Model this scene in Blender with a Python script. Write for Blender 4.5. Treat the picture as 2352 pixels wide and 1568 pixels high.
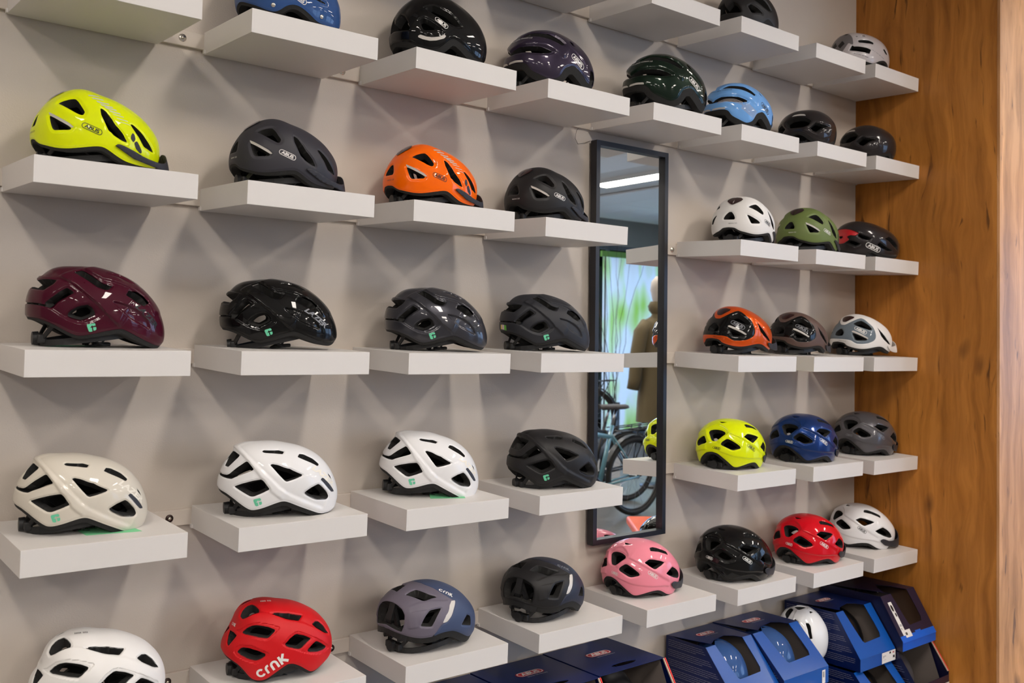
import bpy, bmesh, math, random
import numpy as np
from mathutils import Vector, Matrix
from mathutils.geometry import tessellate_polygon
random.seed(7)
D = bpy.data
C = bpy.context.scene.collection
PI = math.pi
for o in list(D.objects): D.objects.remove(o)

# ------------------------------------------------------------------ camera
yaw, pitch, roll = 0.679180912610744, 0.019924995427048727, 0.011480461995093
cp, sp, cy, sy = math.cos(pitch), math.sin(pitch), math.cos(yaw), math.sin(yaw)
Fv = Vector((sy*cp, cy*cp, sp)); Rv = Vector((cy, -sy, 0)); Uv = Rv.cross(Fv)
cr, sr = math.cos(roll), math.sin(roll)
R2 = Rv*cr + Uv*sr; U2 = -Rv*sr + Uv*cr
cam = D.objects.new('camera', D.cameras.new('camera')); C.objects.link(cam)
cam.matrix_world = Matrix(((R2.x, U2.x, -Fv.x, 0.55655), (R2.y, U2.y, -Fv.y, -2.466614),
                           (R2.z, U2.z, -Fv.z, 1.093215), (0, 0, 0, 1)))
cam.data.sensor_width = 36; cam.data.sensor_fit = 'HORIZONTAL'
cam.data.lens = 2229.599*36/2352
cam.data.shift_x = -(1177.54-1176)/2352
cam.data.shift_y = (738.445-784)/2352
cam.data.clip_start = 0.02; cam.data.clip_end = 200
cam.data.dof.use_dof = True; cam.data.dof.focus_distance = 2.75; cam.data.dof.aperture_fstop = 5.6
bpy.context.scene.camera = cam

# ------------------------------------------------------------------ world, exposure
sc = bpy.context.scene
sc.view_settings.view_transform = 'Standard'; sc.view_settings.look = 'None'
sc.view_settings.exposure = 0.0; sc.view_settings.gamma = 1.0; sc.view_settings.use_curve_mapping = False
w = D.worlds.new('daylight'); sc.world = w; w.use_nodes = True
bg = w.node_tree.nodes['Background']; bg.inputs[0].default_value = (0.40, 0.62, 1.0, 1); bg.inputs[1].default_value = 4.8
LAMP = 38.0            # emission of the ceiling diffusers
LAMP_COL = (1.0, 0.92, 0.83)
FLOOR, CEIL = -0.5, 2.95

# ------------------------------------------------------------------ helpers
def lin(r, g, b):
    f = lambda c: (c/255/12.92) if c/255 <= 0.04045 else ((c/255+0.055)/1.055)**2.4
    return (f(r), f(g), f(b), 1)
_m = {}
def mat(name, col=(.5, .5, .5, 1), rough=.5, metal=0, coat=0, coat_rough=.03, spec=.5, trans=0, emit=None, estr=0, noise=0, nscale=600, bump=0, bscale=900, sheen=0, flake=0):
    if name in _m: return _m[name]
    m = D.materials.new(name); m.use_nodes = True; nt = m.node_tree; b = nt.nodes['Principled BSDF']
    if len(col) == 3: col = (*col, 1)
    b.inputs['Base Color'].default_value = col
    b.inputs['Roughness'].default_value = rough; b.inputs['Metallic'].default_value = metal
    b.inputs['Coat Weight'].default_value = coat; b.inputs['Coat Roughness'].default_value = coat_rough
    b.inputs['Specular IOR Level'].default_value = spec; b.inputs['Transmission Weight'].default_value = trans
    if emit: b.inputs['Emission Color'].default_value = (*emit[:3], 1); b.inputs['Emission Strength'].default_value = estr
    if noise or bump or flake:
        tc = nt.nodes.new('ShaderNodeTexCoord')
    if noise:
        n = nt.nodes.new('ShaderNodeTexNoise'); n.inputs['Scale'].default_value = nscale; n.inputs['Detail'].default_value = 2
        nt.links.new(tc.outputs['Object'], n.inputs['Vector'])
        r = nt.nodes.new('ShaderNodeMapRange'); r.inputs[1].default_value = .3; r.inputs[2].default_value = .7
        r.inputs[3].default_value = 1-noise; r.inputs[4].default_value = 1+noise
        nt.links.new(n.outputs[0], r.inputs[0])
        mx = nt.nodes.new('ShaderNodeVectorMath'); mx.operation = 'SCALE'; mx.inputs[0].default_value = col[:3]
        nt.links.new(r.outputs[0], mx.inputs['Scale']); nt.links.new(mx.outputs[0], b.inputs['Base Color'])
    if bump:
        n = nt.nodes.new('ShaderNodeTexNoise'); n.inputs['Scale'].default_value = bscale; n.inputs['Detail'].default_value = 3
        nt.links.new(tc.outputs['Object'], n.inputs['Vector'])
        bp = nt.nodes.new('ShaderNodeBump'); bp.inputs['Strength'].default_value = bump; bp.inputs['Distance'].default_value = .001
        nt.links.new(n.outputs[0], bp.inputs['Height']); nt.links.new(bp.outputs[0], b.inputs['Normal'])
    _m[name] = m
    return m
def tag(o, label=None, cat=None, group=None, kind=None):
    if label: o['label'] = label
    if cat: o['category'] = cat
    if group: o['group'] = group
    if kind: o['kind'] = kind
    return o
def empty(name, loc=(0, 0, 0), rotz=0, mw=None):
    o = D.objects.new(name, None); C.objects.link(o); o.empty_display_size = .05
    if mw is not None: o.matrix_world = mw
    else: o.location = loc; o.rotation_euler = (0, 0, rotz)
    return o
def link(name, me, m=None, parent=None, smooth=False):
    o = D.objects.new(name, me); C.objects.link(o)
    if m is not None and not me.materials: me.materials.append(m)
    if parent is not None: o.parent = parent
    if smooth:
        for p in me.polygons: p.use_smooth = True
    return o
def mesh_of(bm, name='m'):
    bm.normal_update(); me = D.meshes.new(name); bm.to_mesh(me); bm.free(); return me
def obj(name, bm, m=None, parent=None, smooth=False):
    return link(name, mesh_of(bm, name), m, parent, smooth)
def box(bm, x0, x1, y0, y1, z0, z1, mtx=None, bev=0):
    vs = [bm.verts.new(p) for p in ((x0, y0, z0), (x1, y0, z0), (x1, y1, z0), (x0, y1, z0), (x0, y0, z1), (x1, y0, z1), (x1, y1, z1), (x0, y1, z1))]
    fs = [bm.faces.new([vs[i] for i in f]) for f in ((3, 2, 1, 0), (4, 5, 6, 7), (0, 1, 5, 4), (1, 2, 6, 5), (2, 3, 7, 6), (3, 0, 4, 7))]
    if bev:
        es = list({e for f in fs for e in f.edges})
        r = bmesh.ops.bevel(bm, geom=es, offset=bev, segments=2, affect='EDGES', profile=.5)
        vs = list({v for f in r['faces'] for v in f.verts} | {v for v in vs if v.is_valid})
    if mtx is not None: bmesh.ops.transform(bm, matrix=mtx, verts=vs)
    return vs
def boxo(name, x0, x1, y0, y1, z0, z1, m, parent=None, bev=0, mtx=None):
    bm = bmesh.new(); box(bm, x0, x1, y0, y1, z0, z1, mtx, bev); return obj(name, bm, m, parent)
def cyl(bm, p, q, r, r2=None, seg=14, cap=True):
    p, q = Vector(p), Vector(q); d = q-p; L = d.length
    r2 = r if r2 is None else r2
    mt = Matrix.Translation((p+q)/2) @ d.to_track_quat('Z', 'Y').to_matrix().to_4x4()
    bmesh.ops.create_cone(bm, cap_ends=cap, segments=seg, radius1=r, radius2=r2, depth=L, matrix=mt)
def tube(bm, pts, r, seg=8, flat=None, closed=False):
    """sweep a round (or flat: (w,h)) section along points"""
    pts = [Vector(p) for p in pts]; n = len(pts); rings = []
    up = Vector((0, 0, 1))
    for i, p in enumerate(pts):
        a = pts[(i-1) % n] if (i or closed) else p; b = pts[(i+1) % n] if (i < n-1 or closed) else p
        t = (b-a).normalized(); s = t.cross(up)
        if s.length < 1e-4: s = Vector((1, 0, 0))
        s.normalize(); u = s.cross(t).normalized()
        ring = []
        if flat:
            for (cx_, cy_) in ((-1, -1), (1, -1), (1, 1), (-1, 1)):
                ring.append(bm.verts.new(p + s*cx_*flat[0]/2 + u*cy_*flat[1]/2))
        else:
            rr = r[i] if isinstance(r, (list, tuple)) else r
            for k in range(seg):
                an = 2*PI*k/seg; ring.append(bm.verts.new(p + s*math.cos(an)*rr + u*math.sin(an)*rr))
        rings.append(ring)
    m_ = len(rings[0])
    for i in range(n if closed else n-1):
        A, B = rings[i], rings[(i+1) % n]
        for k in range(m_): bm.faces.new((A[k], A[(k+1) % m_], B[(k+1) % m_], B[k]))
    if not closed:
        bm.faces.new(rings[0][::-1]); bm.faces.new(rings[-1])
def torus(bm, c, axis, R, r, seg=40, rs=10):
    c = Vector(c); q = Vector(axis).to_track_quat('Z', 'Y').to_matrix()
    rings = []
    for i in range(seg):
        a = 2*PI*i/seg; rad = Vector((math.cos(a), math.sin(a), 0)); ring = []
        for k in range(rs):
            b = 2*PI*k/rs; ring.append(bm.verts.new(c + q @ (rad*(R+r*math.cos(b)) + Vector((0, 0, r*math.sin(b))))))
        rings.append(ring)
    for i in range(seg):
        A, B = rings[i], rings[(i+1) % seg]
        for k in range(rs): bm.faces.new((A[k], B[k], B[(k+1) % rs], A[(k+1) % rs]))

# ------------------------------------------------------------------ ceiling lamps (the room's light)
emit_m = mat('lamp_diffuser', (1, 1, 1), .6, emit=LAMP_COL, estr=LAMP)
white_metal = mat('white_metal', lin(232, 232, 230), .4)
lamp_frame_me = lamp_dif_me = None
def ceiling_light(x, y, label, group):
    global lamp_frame_me, lamp_dif_me
    r = empty('ceiling_light', (x, y, CEIL)); tag(r, label, 'lamp', group)
    if lamp_dif_me is None:
        bm = bmesh.new()
        for a in ((-.15, -.135, -.6, .6), (.135, .15, -.6, .6), (-.135, .135, -.6, -.585), (-.135, .135, .585, .6)): box(bm, *a, -.012, .03)
        lamp_frame_me = mesh_of(bm); lamp_frame_me.materials.append(white_metal)
        bm = bmesh.new(); box(bm, -.135, .135, -.585, .585, -.006, .02); lamp_dif_me = mesh_of(bm); lamp_dif_me.materials.append(emit_m)
    link('frame', lamp_frame_me, None, r); link('diffuser', lamp_dif_me, None, r)
lamp_spots = [(x, y) for x in (-2.15, 0.0, 2.15, 4.3, 6.45, 8.57) for y in (-2.25, -5.3, -7.35)]
for x, y in lamp_spots:
    if (x, y) == (8.57, -5.3): ceiling_light(x, y, 'long bright ceiling lamp reflected in the tall mirror', None)
    else: ceiling_light(x, y, 'flush white rectangular ceiling lamp among the ceiling tiles', 'ceiling lamps in rows square to the display wall')

# ------------------------------------------------------------------ room shell
X0, X1, Y0, Y1 = -3.4, 12.8, -8.0, 0.012
def wall_material():
    m = D.materials.new('painted_plaster'); m.use_nodes = True; nt = m.node_tree; b = nt.nodes['Principled BSDF']; b.inputs['Roughness'].default_value = .75
    tc = nt.nodes.new('ShaderNodeTexCoord'); n = nt.nodes.new('ShaderNodeTexNoise'); n.inputs['Scale'].default_value = 260; n.inputs['Detail'].default_value = 4
    n2 = nt.nodes.new('ShaderNodeTexNoise'); n2.inputs['Scale'].default_value = 3; n2.inputs['Detail'].default_value = 4
    cr_ = nt.nodes.new('ShaderNodeValToRGB'); e = cr_.color_ramp.elements
    e[0].position = .3; e[0].color = (.585, .520, .458, 1); e[1].position = .7; e[1].color = (.620, .552, .488, 1)
    nt.links.new(tc.outputs['Object'], n.inputs['Vector']); nt.links.new(tc.outputs['Object'], n2.inputs['Vector'])
    nt.links.new(n2.outputs[0], cr_.inputs[0]); nt.links.new(cr_.outputs[0], b.inputs['Base Color'])
    bp = nt.nodes.new('ShaderNodeBump'); bp.inputs['Strength'].default_value = .35; bp.inputs['Distance'].default_value = .001
    nt.links.new(n.outputs[0], bp.inputs['Height']); nt.links.new(bp.outputs[0], b.inputs['Normal'])
    return m
plaster = wall_material()
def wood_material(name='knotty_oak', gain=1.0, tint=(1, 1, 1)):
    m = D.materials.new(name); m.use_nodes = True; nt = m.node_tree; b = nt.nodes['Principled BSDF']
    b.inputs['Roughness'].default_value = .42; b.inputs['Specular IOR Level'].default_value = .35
    L = nt.links.new
    tc = nt.nodes.new('ShaderNodeTexCoord')
    def node(t, **k):
        n = nt.nodes.new(t)
        for a, v in k.items(): setattr(n, a, v)
        return n
    # warp so the grain winds round
    mp0 = node('ShaderNodeMapping'); mp0.inputs['Scale'].default_value = (3.0, 3.0, 1.1); L(tc.outputs['Object'], mp0.inputs[0])
    wn = node('ShaderNodeTexNoise'); wn.inputs['Scale'].default_value = 1.6; wn.inputs['Detail'].default_value = 3; L(mp0.outputs[0], wn.inputs['Vector'])
    add = node('ShaderNodeVectorMath', operation='MULTIPLY_ADD'); add.inputs[1].default_value = (.16, .16, .10)
    L(wn.outputs['Color'], add.inputs[0]); L(tc.outputs['Object'], add.inputs[2])
    mp = node('ShaderNodeMapping'); mp.inputs['Scale'].default_value = (20, 20, 1.1); L(add.outputs[0], mp.inputs[0])
    g1 = node('ShaderNodeTexNoise'); g1.inputs['Scale'].default_value = 1.0; g1.inputs['Detail'].default_value = 6; g1.inputs['Roughness'].default_value = .6; L(mp.outputs[0], g1.inputs['Vector'])
    mp2 = node('ShaderNodeMapping'); mp2.inputs['Scale'].default_value = (5, 5, .9); L(add.outputs[0], mp2.inputs[0])
    g2 = node('ShaderNodeTexNoise'); g2.inputs['Scale'].default_value = 1.2; g2.inputs['Detail'].default_value = 3; L(mp2.outputs[0], g2.inputs['Vector'])
    r1 = node('ShaderNodeValToRGB'); e = r1.color_ramp.elements
    e[0].position = .28; e[0].color = (.32, .118, .018, 1); e[1].position = .62; e[1].color = (.60, .245, .046, 1)
    e2 = r1.color_ramp.elements.new(.45); e2.color = (.46, .178, .029, 1)
    L(g1.outputs[0], r1.inputs[0])
    r2 = node('ShaderNodeValToRGB'); e = r2.color_ramp.elements; e[0].position = .35; e[0].color = (.80, .77, .72, 1); e[1].position = .7; e[1].color = (1.12, 1.1, 1.05, 1); L(g2.outputs[0], r2.inputs[0])
    mul = node('ShaderNodeMix', data_type='RGBA', blend_type='MULTIPLY'); mul.inputs[0].default_value = 1; L(r1.outputs[0], mul.inputs[6]); L(r2.outputs[0], mul.inputs[7])
    # dark cracks
    mp3 = node('ShaderNodeMapping'); mp3.inputs['Scale'].default_value = (62, 62, 4.0); L(add.outputs[0], mp3.inputs[0])
    ck = node('ShaderNodeTexNoise'); ck.inputs['Scale'].default_value = .8; ck.inputs['Detail'].default_value = 3; ck.inputs['Roughness'].default_value = .45; L(mp3.outputs[0], ck.inputs['Vector'])
    rk = node('ShaderNodeMapRange'); rk.inputs[1].default_value = .66; rk.inputs[2].default_value = .74; rk.inputs[3].default_value = 0; rk.inputs[4].default_value = .75; L(ck.outputs[0], rk.inputs[0])
    # knots
    mp4 = node('ShaderNodeMapping'); mp4.inputs['Scale'].default_value = (4.2, 4.2, 2.3); L(add.outputs[0], mp4.inputs[0])
    vo = node('ShaderNodeTexVoronoi'); vo.inputs['Scale'].default_value = 1.0; L(mp4.outputs[0], vo.inputs['Vector'])
    kn = node('ShaderNodeMapRange'); kn.inputs[1].default_value = .02; kn.inputs[2].default_value = .14; kn.inputs[3].default_value = .7; kn.inputs[4].default_value = 0; L(vo.outputs['Distance'], kn.inputs[0])
    mxx = node('ShaderNodeMath', operation='MAXIMUM'); L(rk.outputs[0], mxx.inputs[0]); L(kn.outputs[0], mxx.inputs[1])
    fin = node('ShaderNodeMix', data_type='RGBA'); fin.inputs[7].default_value = (.05, .016, .004, 1); L(mxx.outputs[0], fin.inputs[0]); L(mul.outputs[2], fin.inputs[6])
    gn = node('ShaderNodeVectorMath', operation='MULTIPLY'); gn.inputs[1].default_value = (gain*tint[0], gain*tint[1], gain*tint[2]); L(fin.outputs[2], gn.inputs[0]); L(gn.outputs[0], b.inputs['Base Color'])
    bp = node('ShaderNodeBump'); bp.inputs['Strength'].default_value = .12; bp.inputs['Distance'].default_value = .001; L(g1.outputs[0], bp.inputs['Height']); L(bp.outputs[0], b.inputs['Normal'])
    return m
oak = wood_material(); pale_oak = wood_material('pale_oak', 1.25, (1.0, 1.32, 3.4))  # front board: same grain as the pillar, colour raised and tinted paler
PX = 4.5755
tag(boxo('wall_back', X0, PX, Y1, Y1+.12, FLOOR, CEIL+.1, plaster), kind='structure')
PX = 4.5755
tag(boxo('wall_pillar', PX, 5.9, -.629, Y1+.12, FLOOR, CEIL, oak, bev=.0015), 'oak veneered pillar closing the right end of the shelves', kind='structure')
tag(boxo('wall_back_far', 5.9, X1, Y1, Y1+.12, FLOOR, CEIL+.1, plaster), kind='structure')
tag(boxo('trim_1', PX-.0005, 5.9, -.641, -.6292, FLOOR, CEIL, pale_oak, bev=.001), 'oak board facing the shop on the front of the pillar', kind='structure')
room_white = mat('room_white', lin(214, 210, 204), .8); room_grey = mat('room_grey', lin(128, 126, 126), .8)
ceil_m = mat('ceiling_tile_white', lin(240, 240, 238), .85, noise=.03, nscale=150)
floor_m = mat('grey_vinyl', lin(104, 102, 100), .3, noise=.08, nscale=25)
tag(boxo('floor', X0, X1, Y0, Y1+.12, FLOOR-.1, FLOOR, floor_m), kind='structure')
tag(boxo('wall_left', X0-.12, X0, Y0, Y1+.12, FLOOR, CEIL+.1, room_grey), kind='structure')
ceiling = tag(boxo('ceiling', X0, X1, Y0, Y1+.12, CEIL+.03, CEIL+.12, room_white), kind='structure')
tm = bmesh.new(); box(tm, .004, .596, .004, 1.196, 0, .02); tile_me = mesh_of(tm); tile_me.materials.append(ceil_m)
for i in range(int((X1-X0)/.6)+1):
    for j in range(7):
        x = X0 + i*.6; y = -8.0 + j*1.2
        if x+.6 > X1 or y+1.2 > Y1: continue
        if any(abs(lx-(x+.3)) < .46 and abs(ly-(y+.6)) < 1.2 for lx, ly in lamp_spots): 
            continue
        if x+.6 > PX and x < 5.9 and y+1.2 > -.64: continue
        t = link('ceiling_tile', tile_me, None, ceiling); t.location = (x, y, CEIL)
# window walls (opposite side and right end of the shop)
def window(name, p0, p1, z0, z1, mull):
    p0, p1 = Vector(p0), Vector(p1); d = (p1-p0); L_ = d.length
    ang = math.atan2(d.y, d.x)
    r = empty(name, (p0.x, p0.y, 0), ang); tag(r, kind='structure')
    bm = bmesh.new(); f = .06
    box(bm, 0, L_, -.03, .03, z0, z0+f); box(bm, 0, L_, -.03, .03, z1-f, z1)
    xs = [0]+[L_*k/mull for k in range(1, mull)]+[L_]
    for k, x in enumerate(xs):
        a = 0 if k == 0 else x-f/2; a = min(a, L_-f); box(bm, a, a+f, -.03, .03, z0+f, z1-f)
    obj('window_frame', bm, mat('window_frame_grey', lin(70, 76, 84), .4), r)
    for k in range(mull):
        bm = bmesh.new(); box(bm, xs[k]+f*.6, xs[k+1]-f*.6, -.004, .004, z0+f, z1-f); obj('pane', bm, glass_m, r)
def thin_glass():
    m = D.materials.new('window_glass'); m.use_nodes = True; nt = m.node_tree; nt.nodes.remove(nt.nodes['Principled BSDF'])
    t = nt.nodes.new('ShaderNodeBsdfTransparent'); g = nt.nodes.new('ShaderNodeBsdfGlossy'); g.inputs['Roughness'].default_value = 0
    fr = nt.nodes.new('ShaderNodeFresnel'); fr.inputs[0].default_value = 1.45; mx = nt.nodes.new('ShaderNodeMixShader')
    nt.links.new(fr.outputs[0], mx.inputs[0]); nt.links.new(t.outputs[0], mx.inputs[1]); nt.links.new(g.outputs[0], mx.inputs[2])
    nt.links.new(mx.outputs[0], nt.nodes['Material Output'].inputs[0]); return m
glass_m = thin_glass()
ZS, ZT = -0.35, 2.55
wf = bmesh.new(); box(wf, X0, 6.2, Y0-.12, Y0, FLOOR, CEIL+.1); box(wf, 6.2, X1, Y0-.12, Y0, FLOOR, ZS); box(wf, 6.2, X1, Y0-.12, Y0, ZT, CEIL+.1)
for x in (6.2, 9.2, 12.2): box(wf, x, x+.3, Y0-.12, Y0, ZS, ZT)
tag(obj('wall_front', wf, room_grey), kind='structure')
window('window_2', (6.5, Y0-.06), (9.2, Y0-.06), ZS, ZT, 2)
window('window_3', (9.5, Y0-.06), (12.2, Y0-.06), ZS, ZT, 2)
wr = bmesh.new(); box(wr, X1, X1+.12, Y0-.12, Y1+.12, FLOOR, ZS); box(wr, X1, X1+.12, Y0-.12, Y1+.12, ZT, CEIL+.1); box(wr, X1, X1+.12, -1.0, Y1+.12, ZS, ZT); box(wr, X1, X1+.12, -4.4, -4.1, ZS, ZT); box(wr, X1, X1+.12, Y0-.12, -7.5, ZS, ZT)
tag(obj('wall_right', wr, room_grey), kind='structure')
window('window_4', (X1+.06, -7.5), (X1+.06, -4.4), ZS, ZT, 3)
window('window_1', (X1+.06, -4.1), (X1+.06, -1.0), ZS, ZT, 3)
tag(boxo('ground', -12, 30, -24, 10, FLOOR-.35, FLOOR-.2, mat('outdoor_paving', lin(150, 150, 148), .9, noise=.1, nscale=4)), kind='structure')

# ------------------------------------------------------------------ shelves
TI = 0.04099; SL = -0.00493
shelf_m = mat('white_laminate', lin(220, 216, 213), .42, spec=.4, bump=.015, bscale=700)
rail_m = mat('painted_rail', (.60, .535, .475, 1), .55)
screw_m = mat('dark_screw', lin(60, 45, 42), .45, metal=.6); steel = mat('bright_steel', lin(220, 215, 205), .25, metal=1)
SH = {(1, 1): (1.0308, 2.283), (1, 2): (1.4955, 2.2807), (1, 3): (1.9594, 2.2784), (1, 4): (2.422, 2.2761), (1, 5): (2.8776, 2.2696), (1, 6): (3.3404, 2.2729), (1, 7): (3.7993, 2.2701), (1, 8): (4.2195, 2.2693), (2, 1): (1.04, 1.8912), (2, 2): (1.5045, 1.8867), (2, 3): (1.9671, 1.8872), (2, 4): (2.4333, 1.886), (2, 5): (2.8893, 1.89), (2, 6): (3.3453, 1.8867), (2, 7): (3.8105, 1.8903), (2, 8): (4.227, 1.8888), (3, 1): (1.0372, 1.4784), (3, 2): (1.5008, 1.4779), (3, 3): (1.9663, 1.4787), (3, 4): (2.4296, 1.4733), (3, 5): (2.885, 1.4714), (3, 6): (3.3443, 1.4757), (3, 7): (3.8047, 1.472), (3, 8): (4.2248, 1.4704), (4, 1): (1.0276, 1.0763), (4, 2): (1.4923, 1.0744), (4, 3): (1.9568, 1.0705), (4, 4): (2.4179, 1.0703), (4, 5): (2.8751, 1.0672), (4, 6): (3.3361, 1.0612), (4, 7): (3.7949, 1.0576), (4, 8): (4.2181, 1.0548), (5, 1): (1.0277, 0.6674), (5, 2): (1.4933, 0.6613), (5, 3): (1.9568, 0.6577), (5, 4): (2.4178, 0.651), (5, 5): (2.8754, 0.6537), (5, 6): (3.3365, 0.6408), (5, 7): (3.7941, 0.6366), (5, 8): (4.2219, 0.6299), (6, 1): (1.0308, 0.2526), (6, 2): (1.4955, 0.2503), (6, 3): (1.96, 0.2461), (6, 4): (2.4215, 0.2476), (6, 5): (2.8781, 0.2429), (6, 6): (3.3412, 0.2378), (6, 7): (3.8001, 0.2309), (6, 8): (4.2233, 0.2291)}
bm = bmesh.new(); box(bm, 0, .345, -.2984, 0, -.0570, 0, None, .0007); shelf_me = mesh_of(bm); shelf_me.materials.append(shelf_m)
bm = bmesh.new(); box(bm, -.0035, .002, -.012, -.001, -.0565, -.047); clip_me = mesh_of(bm); clip_me.materials.append(shelf_m)
shelf_rot = Matrix(((1, 0, SL*-1), (0, 1, 0), (SL, 0, 1))).to_4x4() @ Matrix.Rotation(TI, 4, 'X')
def shelf_mtx(r, c):
    x, z = SH[(r, c)]; return Matrix.Translation((x, 0, z)) @ shelf_rot
rows = {1: 'top', 2: 'second', 3: 'third', 4: 'fourth', 5: 'fifth', 6: 'lowest'}
SHELF_LABEL = {(1, 1): 'white floating top row shelf just above the photo', (1, 2): 'white floating top row shelf just above the photo', (1, 3): 'white floating top row shelf just above the photo', (1, 4): 'white floating shelf seen only from below, top middle', (1, 5): 'white floating shelf carrying the barely visible silver helmet', (1, 6): 'white floating shelf carrying the cut off matte black helmet', (1, 7): 'empty white floating shelf on the top row', (1, 8): 'white floating shelf carrying the silver white helmet', (2, 1): 'white floating shelf at the top left corner, helmet out of view', (2, 2): 'white floating shelf carrying the steel blue riveted helmet', (2, 3): 'white floating shelf carrying the black helmet with the smile strip', (2, 4): 'white floating shelf carrying the dark purple helmet', (2, 5): 'white floating shelf carrying the dark green helmet', (2, 6): 'white floating shelf carrying the sky blue helmet', (2, 7): 'white floating shelf carrying the black helmet next to the sky blue one', (2, 8): 'white floating shelf carrying the last black helmet of the second row', (3, 1): 'white floating shelf carrying the fluorescent yellow city helmet', (3, 2): 'white floating shelf carrying the matte charcoal helmet', (3, 3): 'white floating shelf carrying the bright orange helmet', (3, 4): 'white floating shelf carrying the matte black city helmet', (3, 6): 'white floating shelf carrying the matte white city helmet', (3, 7): 'white floating shelf carrying the olive green helmet', (3, 8): 'white floating shelf carrying the red and black race helmet', (4, 1): 'white floating shelf carrying the maroon helmet', (4, 2): 'white floating shelf carrying the glossy black road helmet', (4, 3): 'white floating shelf carrying the dark grey metallic road helmet', (4, 4): 'white floating shelf carrying the helmet with the yellow and green sticker', (4, 6): 'white floating shelf carrying the burnt orange helmet', (4, 7): 'white floating shelf carrying the brown metallic helmet', (4, 8): 'white floating shelf carrying the white helmet with grey panel', (5, 1): 'white floating shelf carrying the ivory road helmet', (5, 2): 'white floating shelf carrying the white road helmet without tags', (5, 3): 'white floating shelf carrying the white road helmet with mint tag', (5, 4): 'white floating shelf carrying the matte black road helmet by the mirror', (5, 6): 'white floating shelf carrying the fluorescent yellow vented helmet', (5, 7): 'white floating shelf carrying the metallic blue helmet', (5, 8): 'white floating shelf carrying the glossy grey vented helmet', (6, 1): 'white floating shelf carrying the matte white vented helmet', (6, 2): 'white floating shelf carrying the matte red helmet', (6, 3): 'white floating shelf carrying the violet grey aero helmet', (6, 4): 'white floating shelf carrying the matte black aero helmet', (6, 5): 'white floating shelf carrying the pink helmet', (6, 6): 'white floating shelf carrying the glossy black vented helmet', (6, 7): 'white floating shelf carrying the glossy red helmet', (6, 8): 'white floating shelf carrying the white helmet with black visor'}
for (r, c), lab in SHELF_LABEL.items():
    s = empty('wall_shelf', mw=shelf_mtx(r, c)); tag(s, lab, 'shelf', 'white floating helmet shelves')
    link('shelf_board', shelf_me, None, s); link('edge_lip', clip_me, None, s)
# rails behind each row
for r in range(1, 7):
    segs = [(X0+.4, 4.573)] 
    if r in (3, 4, 5): segs = [(X0+.4, 2.86), (3.262, 4.573)]
    for k, (a, b_) in enumerate(segs):
        x, z = SH[(r, 3)]; z0 = z - SL*x
        rt = empty('shelf_rail', (0, 0, 0)); tag(rt, ['beige metal rail behind the %s row of shelves, left of the mirror' % rows[r], 'beige metal rail behind the %s row of shelves, right of the mirror' % rows[r]][k] if len(segs) > 1 else 'long beige metal rail behind the %s row of shelves' % rows[r], 'rail', 'wall rails')
        bm = bmesh.new()
        n = 1
        vs = box(bm, a, b_, 0.0005, .0118, -.0480, -.0070, None, .002)
        for v in bm.verts: v.co.z += z0 + SL*v.co.x
        obj('rail_strip', bm, rail_m, rt)
        xs = [SH[(r, c)][0] - .058 for c in range(1, 9)]
        for q in ([xs[1]+.001, xs[2]] if (k == 0) else []) + ([xs[5]+.03] if (k == 1 and r == 3) else []):
            zz = z0+SL*q-.0275
            bm = bmesh.new(); cyl(bm, (q, .001, zz), (q, -.0015, zz), .0105, .0095, 24); w_ = obj('washer', bm, screw_m if r > 3 else steel, rt, True)
            bm = bmesh.new(); cyl(bm, (q, -.0015, zz), (q, -.0045, zz), .0048, .0036, 16); obj('screw_head', bm, steel, w_, True)

# ------------------------------------------------------------------ helmets: a dome surface, vents cut by contour
def interp_per(vals, t):
    vals = np.asarray(vals, float); K = len(vals); s = (np.asarray(t)/(2*np.pi)*K) % K
    i = np.floor(s).astype(int) % K; f = s-np.floor(s)
    p0, p1, p2, p3 = [vals[(i+k) % K] for k in (-1, 0, 1, 2)]
    return p1+0.5*f*(p2-p0+f*(2*p0-5*p1+4*p2-p3+f*(3*(p1-p2)+p3-p0)))
def sm(x): x = np.clip(x, 0, 1); return x*x*(3-2*x)
class Dome:
    """half dome on the right side (-y); (u,v) runs over a disc whose rim is the mid line"""
    def __init__(s, R, W, zc, n): s.R = np.array(R); s.W = W; s.zc = zc; s.n = n
    def S(s, u, v):
        r = np.minimum(np.hypot(u, v), 1); t = np.arctan2(v, u); g = np.sin(r*np.pi/2); Rm = interp_per(s.R, t)
        y = -s.W*np.maximum(1-g**s.n, 0)**(1/s.n)
        return np.stack([Rm*g*np.cos(t), y, s.zc+Rm*g*np.sin(t)], -1)
    def N(s, u, v):
        r = np.minimum(np.hypot(u, v), 1); t = np.arctan2(v, u); g = np.sin(r*np.pi/2); n = s.n
        Rm = interp_per(s.R, t); dR = (interp_per(s.R, t+1e-3)-interp_per(s.R, t-1e-3))/2e-3
        Fr = g**(n-1)/Rm; Ft = -g**(n-1)*dR/Rm**2
        y = np.maximum(1-g**n, 0)**(1/n); Fy = -y**(n-1)/s.W
        ct, st = np.cos(t), np.sin(t)
        nn = np.stack([Fr*ct-Ft*st, Fy, Fr*st+Ft*ct], -1)
        return nn/np.linalg.norm(nn, axis=-1)[..., None]
SC_ = 0.185     # metres per chart unit
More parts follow.
